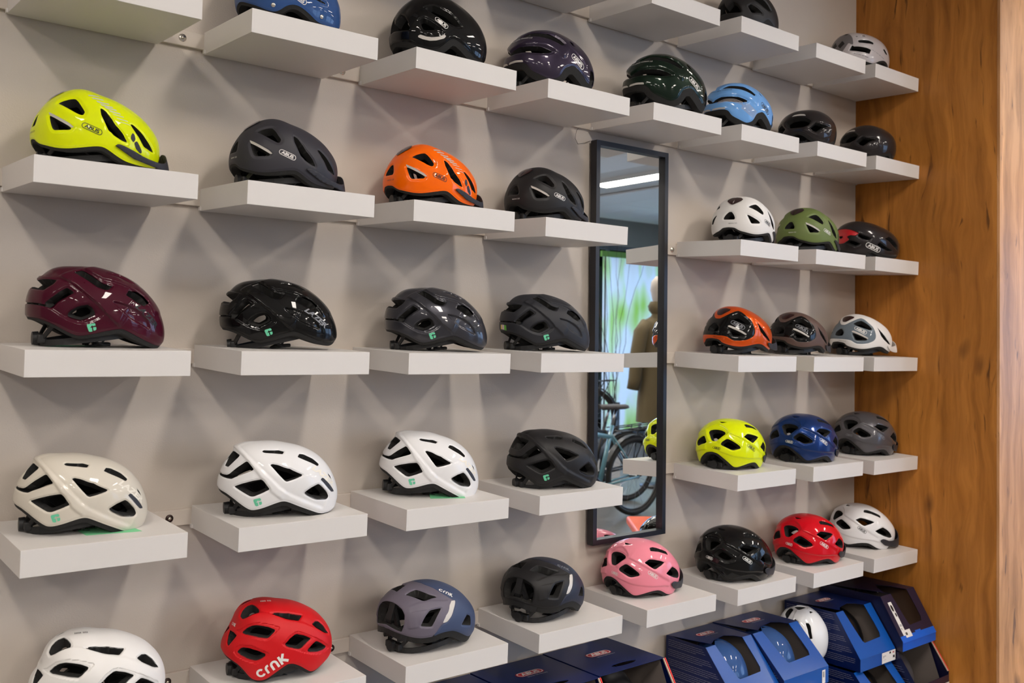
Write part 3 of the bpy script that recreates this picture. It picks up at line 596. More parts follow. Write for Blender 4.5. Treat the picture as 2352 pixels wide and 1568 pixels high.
CH = {"A":{"rim":[[-1.067,-0.085],[-0.866,-0.121],[-0.793,-0.178],[-0.659,-0.209],[-0.535,-0.222],[-0.422,-0.219],[-0.307,-0.199],[-0.192,-0.173],[-0.1,-0.154],[-0.03,-0.154],[0.037,-0.184],[0.118,-0.231],[0.203,-0.27],[0.317,-0.294],[0.515,-0.323],[0.812,-0.35]],"v1":[[-0.586,0.377],[-0.515,0.414],[-0.429,0.441],[-0.371,0.443],[-0.332,0.393],[-0.244,0.23],[-0.256,0.183],[-0.286,0.179],[-0.347,0.21],[-0.459,0.285]],"v2":[[-0.653,0.169],[-0.631,0.171],[-0.513,0.102],[-0.407,0.049],[-0.347,0.009],[-0.371,-0.011],[-0.545,-0.022],[-0.572,-0.001],[-0.614,0.08]],"v4":[[-0.08,0.338],[-0.055,0.357],[-0.009,0.339],[0.079,0.221],[0.145,0.079],[0.182,-0.028],[0.208,-0.075],[0.153,-0.063],[0.064,-0.018],[0.028,0.03],[-0.024,0.128],[-0.07,0.232]],"v5":[[0.313,0.169],[0.349,0.172],[0.409,0.091],[0.456,0.007],[0.528,-0.077],[0.582,-0.142],[0.514,-0.129],[0.408,-0.091],[0.376,-0.041],[0.333,0.044]],"ins1":[[0.282,0.039],[0.298,0.03],[0.297,-0.031],[0.266,-0.065],[0.24,-0.026],[0.251,0.005]],"ins2":[[0.282,-0.06],[0.315,-0.042],[0.372,-0.136],[0.374,-0.163],[0.348,-0.165],[0.297,-0.123],[0.277,-0.073]],"visor":[[0.069,-0.115],[0.116,-0.093],[0.253,-0.141],[0.406,-0.202],[0.542,-0.227],[0.683,-0.241],[0.825,-0.256],[0.825,-0.302],[0.813,-0.336],[0.306,-0.243],[0.19,-0.183],[0.114,-0.14]],"bar":[[-0.667,0.222],[-0.6,0.187],[-0.488,0.123],[-0.376,0.062],[-0.323,0.019],[-0.348,0.016],[-0.438,0.063],[-0.549,0.124],[-0.646,0.175]],"pill":[[-0.252,0.061],[-0.047,-0.014]],"stripesL":[[-0.225,0.534],[-0.179,0.49],[-0.128,0.454],[-0.082,0.426],[-0.026,0.406],[0.034,0.367],[0.088,0.315],[0.14,0.25],[0.182,0.186]],"stripesR":[[-0.079,0.619],[-0.028,0.569],[0.048,0.507],[0.101,0.453],[0.151,0.407],[0.204,0.343],[0.244,0.282],[0.28,0.211],[0.305,0.144]],"crease":[[-0.089,0.409],[-0.008,0.351],[0.163,0.164],[0.211,-0.024],[0.243,-0.103]],"v3":[[-1.071,0.111],[-1.011,0.236],[-0.954,0.313],[-0.934,0.305],[-0.902,0.171],[-0.892,0.11],[-0.903,0.068],[-1.053,0.074]],"light":[[-0.59,0.842],[-0.546,0.742],[-0.579,0.64],[-0.65,0.589],[-0.835,0.53],[-0.85,0.536]],"text":[[-0.998,-0.038],[-0.882,-0.029]]},"B":{"rim":[[-1.063,-0.048],[-0.915,-0.076],[-0.728,-0.068],[-0.602,-0.089],[-0.477,-0.131],[-0.381,-0.181],[-0.316,-0.214],[-0.251,-0.236],[-0.187,-0.228],[-0.06,-0.196],[0.06,-0.146],[0.138,-0.118],[0.198,-0.141],[0.298,-0.193],[0.42,-0.255],[0.567,-0.322],[0.698,-0.36]],"v1":[[-0.359,0.576],[-0.274,0.69],[-0.02,0.464],[0.017,0.454],[0.132,0.432],[0.063,0.356],[-0.002,0.348],[-0.086,0.366],[-0.275,0.497]],"v2":[[-0.607,0.106],[-0.48,0.198],[-0.372,0.284],[-0.287,0.221],[-0.379,0.159],[-0.444,0.125],[-0.509,0.065],[-0.572,0.072]],"v3":[[-0.34,0.0],[-0.298,0.038],[-0.229,0.076],[-0.148,0.092],[-0.11,0.056],[-0.078,0.005],[-0.127,-0.022],[-0.212,-0.062],[-0.28,-0.048],[-0.35,-0.024]],"v4":[[-0.918,0.348],[-0.926,0.515],[-0.752,0.462],[-0.497,0.394],[-0.528,0.334],[-0.637,0.266],[-0.75,0.293]],"v5":[[0.293,0.276],[0.358,0.36],[0.436,0.34],[0.544,0.255],[0.575,0.153],[0.488,0.11],[0.409,0.162]],"pocket":[[0.106,0.184],[0.232,0.132],[0.334,0.074],[0.412,0.003],[0.449,-0.058],[0.448,-0.141],[0.361,-0.093],[0.244,-0.031],[0.179,0.051]],"pocket2":[[0.075,0.712],[0.214,0.756],[0.362,0.717],[0.47,0.607],[0.545,0.499],[0.393,0.502],[0.249,0.594]],"slot":[[-0.999,0.14],[-0.694,0.11],[-0.581,0.087],[-0.509,0.063],[-0.532,0.053],[-0.693,0.084],[-0.992,0.117]],"stepA":[[-0.51,0.47],[-0.346,0.351],[-0.173,0.196],[-0.052,0.093],[0.039,-0.021],[0.138,-0.115]],"stepB":[[-0.581,0.083],[-0.458,0.007],[-0.344,-0.065],[-0.231,-0.101],[-0.158,-0.098],[-0.066,-0.055],[0.009,0.01]],"stepC":[[-0.857,0.593],[-0.601,0.448],[-0.476,0.398],[-0.344,0.341]],"stepD":[[-0.283,0.712],[-0.015,0.509],[0.025,0.519],[0.216,0.485],[0.401,0.388],[0.575,0.153],[0.589,-0.018]],"mark":[[-0.117,-0.138]],"text":[[0.373,0.123],[0.569,-0.124]]},"C":{"rim":[[-1.025,-0.095],[-0.786,-0.076],[-0.625,-0.13],[-0.516,-0.194],[-0.431,-0.246],[-0.374,-0.272],[-0.318,-0.267],[-0.233,-0.24],[-0.139,-0.203],[-0.065,-0.177],[-0.01,-0.166],[0.044,-0.175],[0.132,-0.217],[0.26,-0.283],[0.407,-0.369],[0.525,-0.399],[0.707,-0.445],[0.749,-0.426]],"v1":[[-0.597,0.008],[-0.498,0.044],[-0.36,0.079],[-0.262,0.093],[-0.223,0.058],[-0.155,-0.029],[-0.237,-0.067],[-0.334,-0.106],[-0.375,-0.104],[-0.466,-0.058]],"v2":[[-1.072,0.144],[-1.009,0.186],[-0.899,0.17],[-0.768,0.162],[-0.724,0.177],[-0.616,0.264],[-0.477,0.346],[-0.449,0.331],[-0.364,0.225],[-0.384,0.209],[-0.609,0.128],[-0.659,0.103],[-0.743,0.109],[-0.955,0.139]],"v3":[[-0.91,0.317],[-0.865,0.557],[-0.854,0.617],[-0.737,0.565],[-0.605,0.464],[-0.614,0.433],[-0.725,0.342],[-0.795,0.285]],"v4":[[-0.186,0.314],[-0.164,0.344],[-0.081,0.345],[0.117,0.282],[0.261,0.122],[0.238,0.101],[0.128,0.069],[0.047,0.057],[0.001,0.087],[-0.078,0.175]],"v5":[[-0.31,0.575],[-0.286,0.617],[-0.029,0.666],[0.081,0.638],[0.034,0.575],[-0.123,0.574],[-0.286,0.548]],"v6":[[0.31,0.481],[0.376,0.54],[0.452,0.509],[0.564,0.373],[0.609,0.239],[0.553,0.209],[0.464,0.31],[0.377,0.403]],"v7":[[0.196,-0.091],[0.293,-0.056],[0.411,-0.03],[0.44,-0.055],[0.505,-0.145],[0.517,-0.197],[0.485,-0.216],[0.325,-0.176],[0.268,-0.142],[0.21,-0.108]],"v9":[[0.68,0.072],[0.719,0.018],[0.707,-0.052],[0.674,0.035]],"pad":[[0.464,0.014],[0.508,0.032],[0.541,0.01],[0.599,-0.086],[0.646,-0.171],[0.576,-0.157],[0.54,-0.117],[0.499,-0.043]],"stepA":[[-0.822,0.694],[-0.55,0.457],[-0.453,0.349],[-0.34,0.208],[-0.222,0.05],[-0.118,-0.077],[-0.01,-0.163]],"stepB":[[-0.696,0.682],[-0.406,0.357],[-0.262,0.206],[-0.128,0.062],[-0.021,-0.049],[0.153,-0.15],[0.449,-0.317]],"mark":[[-0.286,-0.166]],"text":[[0.436,0.216],[0.678,-0.096]]},"D":{"rim":[[-1.077,-0.09],[-0.848,-0.101],[-0.602,-0.146],[-0.5,-0.218],[-0.428,-0.304],[-0.375,-0.356],[-0.279,-0.361],[-0.208,-0.327],[-0.108,-0.238],[-0.021,-0.178],[0.026,-0.149],[0.096,-0.152],[0.187,-0.206],[0.258,-0.266],[0.34,-0.326],[0.416,-0.326],[0.537,-0.271],[0.763,-0.261]],"v1":[[-0.642,0.28],[-0.564,0.331],[-0.477,0.357],[-0.368,0.359],[-0.22,0.337],[-0.154,0.313],[-0.159,0.283],[-0.206,0.198],[-0.245,0.184],[-0.329,0.199],[-0.463,0.231],[-0.605,0.259]],"v2":[[-0.622,-0.002],[-0.589,0.05],[-0.551,0.07],[-0.464,0.064],[-0.323,0.026],[-0.235,-0.012],[-0.239,-0.033],[-0.306,-0.074],[-0.349,-0.086],[-0.434,-0.072],[-0.548,-0.035]],"v3":[[-0.027,0.113],[0.057,0.202],[0.143,0.253],[0.183,0.252],[0.273,0.197],[0.352,0.115],[0.264,0.069],[0.183,0.015],[0.151,0.007],[0.098,0.027],[-0.005,0.09]],"v4":[[0.254,-0.031],[0.337,0.027],[0.418,0.061],[0.49,0.012],[0.591,-0.069],[0.508,-0.082],[0.395,-0.076],[0.277,-0.05]],"v5":[[-0.86,0.078],[-0.913,0.194],[-0.93,0.288],[-0.805,0.266],[-0.719,0.223],[-0.76,0.137],[-0.808,0.045]],"v6":[[-0.714,0.523],[-0.686,0.613],[-0.608,0.719],[-0.534,0.765],[-0.462,0.72],[-0.394,0.64],[-0.386,0.591],[-0.448,0.558],[-0.53,0.508],[-0.616,0.472],[-0.656,0.474]],"v7":[[-0.224,0.597],[-0.085,0.651],[0.099,0.664],[0.376,0.563],[0.273,0.487],[0.182,0.519],[-0.041,0.582]],"v8":[[0.491,0.342],[0.578,0.369],[0.648,0.346],[0.708,0.243],[0.741,0.082],[0.641,0.143],[0.531,0.25]],"g1":[[-0.762,0.301],[-0.684,0.315],[-0.518,0.384],[-0.405,0.399],[-0.224,0.386],[-0.09,0.369],[-0.168,0.234],[-0.239,0.159],[-0.331,0.173],[-0.557,0.222],[-0.698,0.268]],"g2":[[-0.684,-0.01],[-0.655,0.066],[-0.592,0.103],[-0.438,0.101],[-0.188,-0.004],[-0.249,-0.074],[-0.331,-0.126],[-0.471,-0.099],[-0.611,-0.057]],"g3":[[-0.066,0.095],[0.028,0.235],[0.16,0.301],[0.238,0.277],[0.382,0.14],[0.638,-0.068],[0.634,-0.11],[0.47,-0.117],[0.336,-0.093],[0.197,-0.041],[0.026,0.048]],"ridge":[[-0.616,0.472],[-0.446,0.547],[-0.32,0.601],[-0.142,0.584],[0.29,0.465],[0.498,0.261],[0.672,0.055]],"text":[[-0.293,-0.244],[-0.006,-0.061]],"text2":[[-0.961,0.425],[-0.734,0.361]]},"E":{"rim":[[-1.337,-0.063],[-1.188,-0.014],[-0.961,-0.042],[-0.74,-0.072],[-0.612,-0.095],[-0.476,-0.107],[-0.388,-0.101],[-0.3,-0.09],[-0.202,-0.059],[-0.081,-0.054],[0.029,-0.075],[0.106,-0.109],[0.227,-0.177],[0.328,-0.226],[0.487,-0.238]],"v1":[[-0.699,0.593],[-0.617,0.669],[-0.511,0.736],[-0.472,0.719],[-0.329,0.603],[-0.208,0.56],[-0.311,0.523],[-0.422,0.456],[-0.46,0.453],[-0.593,0.538]],"v2":[[-0.474,0.055],[-0.423,0.152],[-0.365,0.266],[-0.211,0.313],[-0.242,0.228],[-0.276,0.107],[-0.319,0.039],[-0.356,0.039]],"v3":[[0.132,-0.024],[0.217,0.037],[0.311,0.084],[0.368,0.04],[0.342,-0.084]],"v4":[[-0.806,0.776],[-0.694,0.905],[-0.527,1.03],[-0.604,0.888],[-0.778,0.733]],"v5":[[-1.336,-0.03],[-1.358,0.119],[-1.258,0.415],[-1.123,0.503],[-1.023,0.499],[-0.924,0.456],[-0.818,0.384],[-0.737,0.306],[-0.693,0.214],[-0.698,0.097],[-0.741,-0.038],[-0.865,-0.011],[-1.009,0.03]],"line":[[-0.187,1.155],[-0.2,1.048],[-0.249,0.915],[-0.152,0.791],[-0.074,0.646],[0.043,0.518],[0.098,0.464],[0.163,0.433],[0.15,0.397],[0.035,0.282],[-0.073,0.14],[-0.106,0.062],[-0.181,0.046],[-0.242,-0.019],[-0.3,-0.09]],"strip":[[0.047,0.443],[0.147,0.426],[0.139,0.401],[0.022,0.285],[-0.083,0.139],[-0.121,0.064],[-0.175,0.064],[-0.146,0.183],[-0.037,0.375]],"c1":[[-0.632,0.246],[-0.544,0.256],[-0.366,0.276]],"c2":[[-0.663,0.016],[-0.481,0.048]],"c3":[[-0.661,0.336],[-0.484,0.417],[-0.326,0.458],[0.014,0.483]],"text":[[-0.046,0.706],[0.161,0.516]]},"F":{"rim":[[-1.247,-0.465],[-1.203,-0.526],[-1.214,-0.34],[-1.133,-0.135],[-1.064,-0.053],[-0.999,-0.048],[-0.923,-0.096],[-0.805,-0.178],[-0.694,-0.244],[-0.585,-0.316],[-0.533,-0.341],[-0.473,-0.337],[-0.403,-0.302],[-0.26,-0.241],[-0.141,-0.227],[-0.068,-0.239],[0.01,-0.275],[0.121,-0.333],[0.215,-0.364],[0.416,-0.408],[0.437,-0.339],[0.475,-0.25]],"v1":[[-1.037,0.484],[-0.948,0.57],[-0.859,0.556],[-0.791,0.496],[-0.748,0.429],[-0.757,0.369],[-0.839,0.305],[-0.951,0.187],[-1.006,0.189],[-1.027,0.332]],"v2":[[-0.864,0.114],[-0.837,0.165],[-0.76,0.231],[-0.72,0.231],[-0.628,0.171],[-0.492,0.069],[-0.475,0.036],[-0.492,0.02],[-0.617,-0.011],[-0.665,-0.004],[-0.842,0.08]],"v3":[[-0.418,0.261],[-0.317,0.333],[-0.222,0.333],[-0.059,0.316],[0.039,0.284],[-0.03,0.249],[-0.202,0.13],[-0.244,0.132],[-0.336,0.194]],"v4":[[0.03,0.032],[0.131,0.085],[0.265,0.127],[0.35,0.053],[0.445,-0.049],[0.475,-0.11],[0.394,-0.119],[0.227,-0.071],[0.077,-0.011]],"v5":[[-0.192,0.647],[-0.086,0.674],[0.025,0.648],[0.219,0.562],[0.338,0.492],[0.293,0.412],[0.194,0.465],[-0.008,0.538],[-0.229,0.549]],"v6":[[-0.709,0.791],[-0.606,0.844],[-0.56,0.788],[-0.556,0.759],[-0.655,0.752],[-0.709,0.763]],"v7":[[-1.368,0.175],[-1.304,0.356],[-1.187,0.461],[-1.131,0.291],[-1.131,0.199],[-1.17,0.111],[-1.29,0.041]],"stepA":[[-1.287,0.614],[-1.11,0.81],[-0.9,0.835],[-0.763,0.717],[-0.715,0.577],[-0.689,0.431],[-0.712,0.368],[-0.837,0.264],[-0.948,0.157]],"stepB":[[-0.711,0.379],[-0.555,0.278],[-0.367,0.162],[-0.075,-0.011],[0.128,-0.113]],"stepC":[[-0.93,-0.048],[-0.75,-0.087],[-0.601,-0.123],[-0.431,-0.135],[-0.021,-0.161],[0.149,-0.189]],"visor":[[0.141,-0.144],[0.208,-0.114],[0.488,-0.212],[0.513,-0.112],[0.537,-0.088],[0.475,-0.263],[0.464,-0.309],[0.376,-0.282],[0.267,-0.255],[0.156,-0.175]],"pill":[[-0.344,0.09],[-0.154,-0.017]],"pill2":[[-1.107,0.022],[-0.965,0.015]],"rimrear":[[-1.217,-0.823],[-1.214,-0.711],[-1.196,-0.341],[-1.123,-0.106],[-1.06,-0.019],[-0.973,-0.015],[-0.908,-0.075],[-0.739,-0.204],[-0.62,-0.28],[-0.532,-0.314],[-0.457,-0.295],[-0.35,-0.233],[-0.188,-0.196],[-0.049,-0.212],[0.085,-0.271],[0.321,-0.349]]},"G":{"rim":[[-1.328,-0.435],[-1.297,-0.502],[-1.178,-0.297],[-1.133,-0.201],[-1.044,-0.168],[-0.869,-0.134],[-0.812,-0.154],[-0.762,-0.204],[-0.64,-0.228],[-0.515,-0.237],[-0.394,-0.233],[-0.274,-0.21],[-0.104,-0.167],[0.014,-0.157],[0.104,-0.168],[0.269,-0.24],[0.487,-0.305],[0.5,-0.288]],"panel":[[-1.386,-0.118],[-1.416,0.095],[-1.262,0.572],[-1.069,0.698],[-0.879,0.891],[-0.952,0.494],[-0.847,0.446],[-0.709,0.504],[-0.5,0.591],[-0.397,0.612],[-0.344,0.557],[-0.279,0.424],[-0.188,0.298],[-0.147,0.175],[-0.13,0.087],[-0.125,-0.004],[-0.175,-0.049],[-0.291,-0.099],[-0.412,-0.121],[-0.532,-0.129],[-0.599,-0.107],[-0.679,-0.058],[-0.791,-0.044],[-0.988,-0.045],[-1.201,-0.075]],"v1":[[-0.643,0.441],[-0.531,0.497],[-0.435,0.516],[-0.365,0.45],[-0.275,0.335],[-0.21,0.228],[-0.285,0.221],[-0.404,0.266],[-0.563,0.352]],"v2":[[-0.682,0.143],[-0.564,0.102],[-0.301,-0.016],[-0.34,-0.041],[-0.541,-0.052],[-0.583,-0.038]],"v3":[[-1.057,0.182],[-0.985,0.332],[-0.93,0.303],[-0.888,0.165],[-0.903,0.074],[-1.071,0.048]],"v4":[[-0.076,0.381],[-0.03,0.308],[0.117,0.178],[0.209,0.001],[0.395,-0.13],[0.256,-0.094],[0.103,-0.007],[0.012,0.151]],"light":[[-0.735,0.893],[-0.626,0.959],[-0.569,0.829],[-0.525,0.7],[-0.573,0.644],[-0.786,0.555],[-0.837,0.574],[-0.824,0.698]],"bar":[[-0.695,0.196],[-0.655,0.205],[-0.288,0.007],[-0.311,-0.009],[-0.685,0.169]],"visor":[[0.2,-0.115],[0.467,-0.167],[0.525,-0.165],[0.495,-0.101],[0.513,-0.207],[0.512,-0.264],[0.501,-0.283],[0.258,-0.192]],"pill":[[-0.629,0.303],[-0.358,0.123]],"text":[[-1.157,-0.133],[-0.856,-0.089]]},"H":{"rim":[[-1.226,0.017],[-0.998,-0.029],[-0.831,-0.016],[-0.692,-0.017],[-0.617,-0.046],[-0.569,-0.115],[-0.509,-0.149],[-0.421,-0.178],[-0.314,-0.218],[-0.242,-0.231],[-0.171,-0.208],[-0.115,-0.171],[-0.053,-0.052],[0.009,-0.016],[0.087,0.012],[0.15,-0.009],[0.263,-0.083],[0.459,-0.201]],"v1":[[-0.767,0.543],[-0.595,0.601],[-0.434,0.563],[-0.281,0.533],[-0.128,0.464],[-0.027,0.38],[-0.084,0.324],[-0.223,0.372],[-0.366,0.416],[-0.516,0.454],[-0.638,0.492]],"v2":[[-1.019,0.174],[-0.927,0.245],[-0.784,0.277],[-0.625,0.256],[-0.435,0.233],[-0.307,0.192],[-0.228,0.156],[-0.289,0.13],[-0.358,0.121],[-0.502,0.128],[-0.658,0.152],[-0.843,0.167]],"v3":[[0.121,0.518],[0.194,0.493],[0.196,0.379],[0.136,0.431]],"v4":[[0.466,0.02],[0.577,0.017],[0.708,-0.084],[0.572,-0.209],[0.479,-0.205],[0.447,-0.091]],"stepA":[[-1.063,0.239],[-0.854,0.275],[-0.671,0.322],[-0.474,0.292],[-0.308,0.232],[-0.13,0.144],[-0.038,0.093]],"stepB":[[-0.358,0.541],[-0.162,0.502],[-0.0,0.405],[0.19,0.28],[0.291,0.157],[0.375,0.014]],"bar":[[-0.998,-0.024],[-0.966,0.014],[-0.833,0.026],[-0.697,0.02],[-0.683,-0.012],[-0.832,-0.008]],"pill":[[0.087,0.208],[0.276,0.001]],"text":[[-0.871,0.48],[-0.553,0.391]]},"I":{"rim":[[-1.187,-0.37],[-1.133,-0.255],[-0.84,-0.183],[-0.653,-0.179],[-0.528,-0.231],[-0.371,-0.259],[-0.25,-0.229],[-0.172,-0.164],[-0.079,-0.071],[0.001,-0.059],[0.115,-0.107],[0.25,-0.188],[0.381,-0.253]],"v1":[[-0.462,0.342],[-0.325,0.389],[-0.214,0.336],[-0.11,0.303],[0.001,0.235],[0.095,0.143],[-0.013,0.112],[-0.149,0.145],[-0.286,0.218],[-0.39,0.284]],"v2":[[-0.532,0.135],[-0.455,0.171],[-0.315,0.107],[-0.176,0.026],[-0.181,0.0],[-0.242,0.017],[-0.43,-0.003],[-0.466,0.022]],"v3":[[-1.07,0.029],[-0.966,0.202],[-0.856,0.323],[-0.764,0.244],[-0.685,0.094],[-0.654,0.001],[-0.705,-0.004],[-0.884,0.004]],"smile":[[-0.528,-0.088],[-0.492,-0.066],[-0.408,-0.085],[-0.327,-0.085],[-0.24,-0.067],[-0.167,-0.028],[-0.14,-0.042],[-0.167,-0.078],[-0.273,-0.119],[-0.36,-0.134],[-0.457,-0.125],[-0.521,-0.104]],"pill":[[-0.298,0.176],[-0.124,0.061]]},"J":{"rim":[[-1.499,0.063],[-1.143,-0.179],[-0.954,-0.093],[-0.804,-0.177],[-0.619,-0.292],[-0.412,-0.326],[-0.217,-0.343],[-0.019,-0.263],[0.279,-0.144],[0.275,-0.222]],"v1":[[-1.306,0.424],[-1.118,0.651],[-1.031,0.565],[-0.78,0.377],[-0.695,0.216],[-0.769,0.077],[-0.897,0.016],[-1.059,0.027],[-1.222,0.167]],"v2":[[-0.756,0.007],[-0.601,0.153],[-0.432,0.108],[-0.214,0.059],[-0.384,0.009],[-0.56,-0.122],[-0.672,-0.088]],"stepA":[[-0.915,-0.057],[-0.766,-0.125],[-0.561,-0.222],[-0.401,-0.249],[-0.126,-0.134],[-0.141,0.056]],"bar":[[-1.017,0.641],[-0.943,0.727],[-0.848,0.608],[-0.756,0.505],[-0.76,0.419],[-0.891,0.517]]},"K":{"rim":[[-1.191,-0.222],[-1.028,-0.286],[-0.738,-0.305],[-0.468,-0.31],[-0.388,-0.315],[-0.302,-0.222],[-0.196,-0.207],[-0.072,-0.256],[0.018,-0.281],[0.284,-0.267],[0.612,-0.279]],"v1":[[-0.516,0.149],[-0.379,0.096],[-0.244,0.047],[-0.316,-0.001],[-0.453,0.029],[-0.562,0.094]],"v2":[[-0.751,0.009],[-0.596,-0.022],[-0.473,-0.076],[-0.607,-0.152],[-0.7,-0.127],[-0.873,-0.076]],"v3":[[-0.144,-0.079],[-0.079,-0.022],[0.058,-0.087],[0.286,-0.173],[0.154,-0.174],[-0.013,-0.146]],"v4":[[0.074,0.079],[0.212,0.15],[0.312,0.03],[0.421,-0.069],[0.412,-0.146],[0.226,-0.053]],"red":[[-1.131,0.276],[-0.965,0.36],[-0.827,0.311],[-0.708,0.26],[-0.516,0.156],[-0.598,0.103],[-0.712,0.127],[-0.816,0.097],[-0.751,0.026],[-0.902,-0.077],[-1.1,-0.111]],"v5":[[-1.078,0.157],[-0.938,0.114],[-1.07,-0.0]],"pill":[[-0.383,-0.072],[-0.06,-0.199]]},"L":{"rim":[[-1.169,0.237],[-1.003,0.088],[-0.857,0.023],[-0.641,-0.093],[-0.438,-0.155],[-0.288,-0.177],[-0.156,-0.196],[-0.109,-0.2],[-0.017,-0.163],[0.063,-0.116],[0.17,-0.087],[0.277,-0.092],[0.45,-0.161]],"v1":[[-0.48,0.288],[-0.439,0.296],[-0.307,0.3],[-0.205,0.319],[-0.107,0.305],[-0.136,0.226],[-0.28,0.21],[-0.465,0.231]],"v2":[[-0.619,0.18],[-0.58,0.145],[-0.449,0.133],[-0.283,0.109],[-0.177,0.076],[-0.217,-0.013],[-0.349,0.005],[-0.514,0.028],[-0.687,0.052]],"v3":[[0.2,0.155],[0.269,0.193],[0.371,0.054],[0.265,0.068]],"v4":[[-0.801,0.792],[-0.784,0.764],[-0.679,0.742],[-0.611,0.679],[-0.696,0.598]],"v5":[[-0.524,0.409],[-0.5,0.433],[-0.463,0.415],[-0.48,0.395]],"v6":[[-0.382,0.43],[-0.348,0.475],[-0.275,0.49],[-0.301,0.444]],"grey":[[-1.158,0.317],[-0.945,0.766],[-0.797,0.792],[-0.672,0.764],[-0.595,0.386],[-0.592,0.191],[-0.625,0.189],[-0.697,0.255],[-0.836,0.066],[-0.857,0.014]],"dia":[[-0.955,0.269],[-0.836,0.388],[-0.788,0.26],[-0.91,0.151]],"line1":[[-0.598,-0.016],[-0.234,-0.094]],"line2":[[-0.14,0.065],[0.143,-0.045]]},"N":{"rim":[[-1.069,-0.044],[-1.003,-0.125],[-0.957,-0.166],[-0.762,-0.21],[-0.626,-0.236],[-0.507,-0.273],[-0.396,-0.277],[-0.326,-0.239],[-0.26,-0.178],[-0.192,-0.145],[-0.123,-0.138],[-0.048,-0.157],[0.07,-0.21],[0.173,-0.268],[0.333,-0.276],[0.627,-0.256]],"v1":[[-0.022,0.077],[0.116,0.018],[0.278,-0.02],[0.281,-0.035],[0.188,-0.028],[0.052,0.002]],"v2":[[-0.505,0.109],[-0.294,0.144],[-0.159,0.078],[-0.295,0.043],[-0.469,0.046]],"pill":[[-0.207,0.005],[-0.001,-0.098]],"riv":[[-0.418,-0.19],[0.214,-0.188]]}}
CH['A']['rim2'] = CH['A']['rim'][:0] + [[-.97, -.139], [-.882, -.139], [-.83, -.172], [-.76, -.200]] + CH['A']['rim'][3:]
CH['J']['rim2'] = [[-1.1, -.14], [-.954, -.12], [-.804, -.177], [-.619, -.292], [-.412, -.326], [-.217, -.343], [-.019, -.263], [.2, -.17], [.33, -.30], [.6, -.33]]
CH['E']['rim2'] = [[-.985, -.06]] + CH['E']['rim'][2:]
CH['L']['rim2'] = [[-.99, -.22], [-.8, -.22], [-.55, -.20]] + CH['L']['rim'][4:] + [[.62, -.30]]
mm = .001
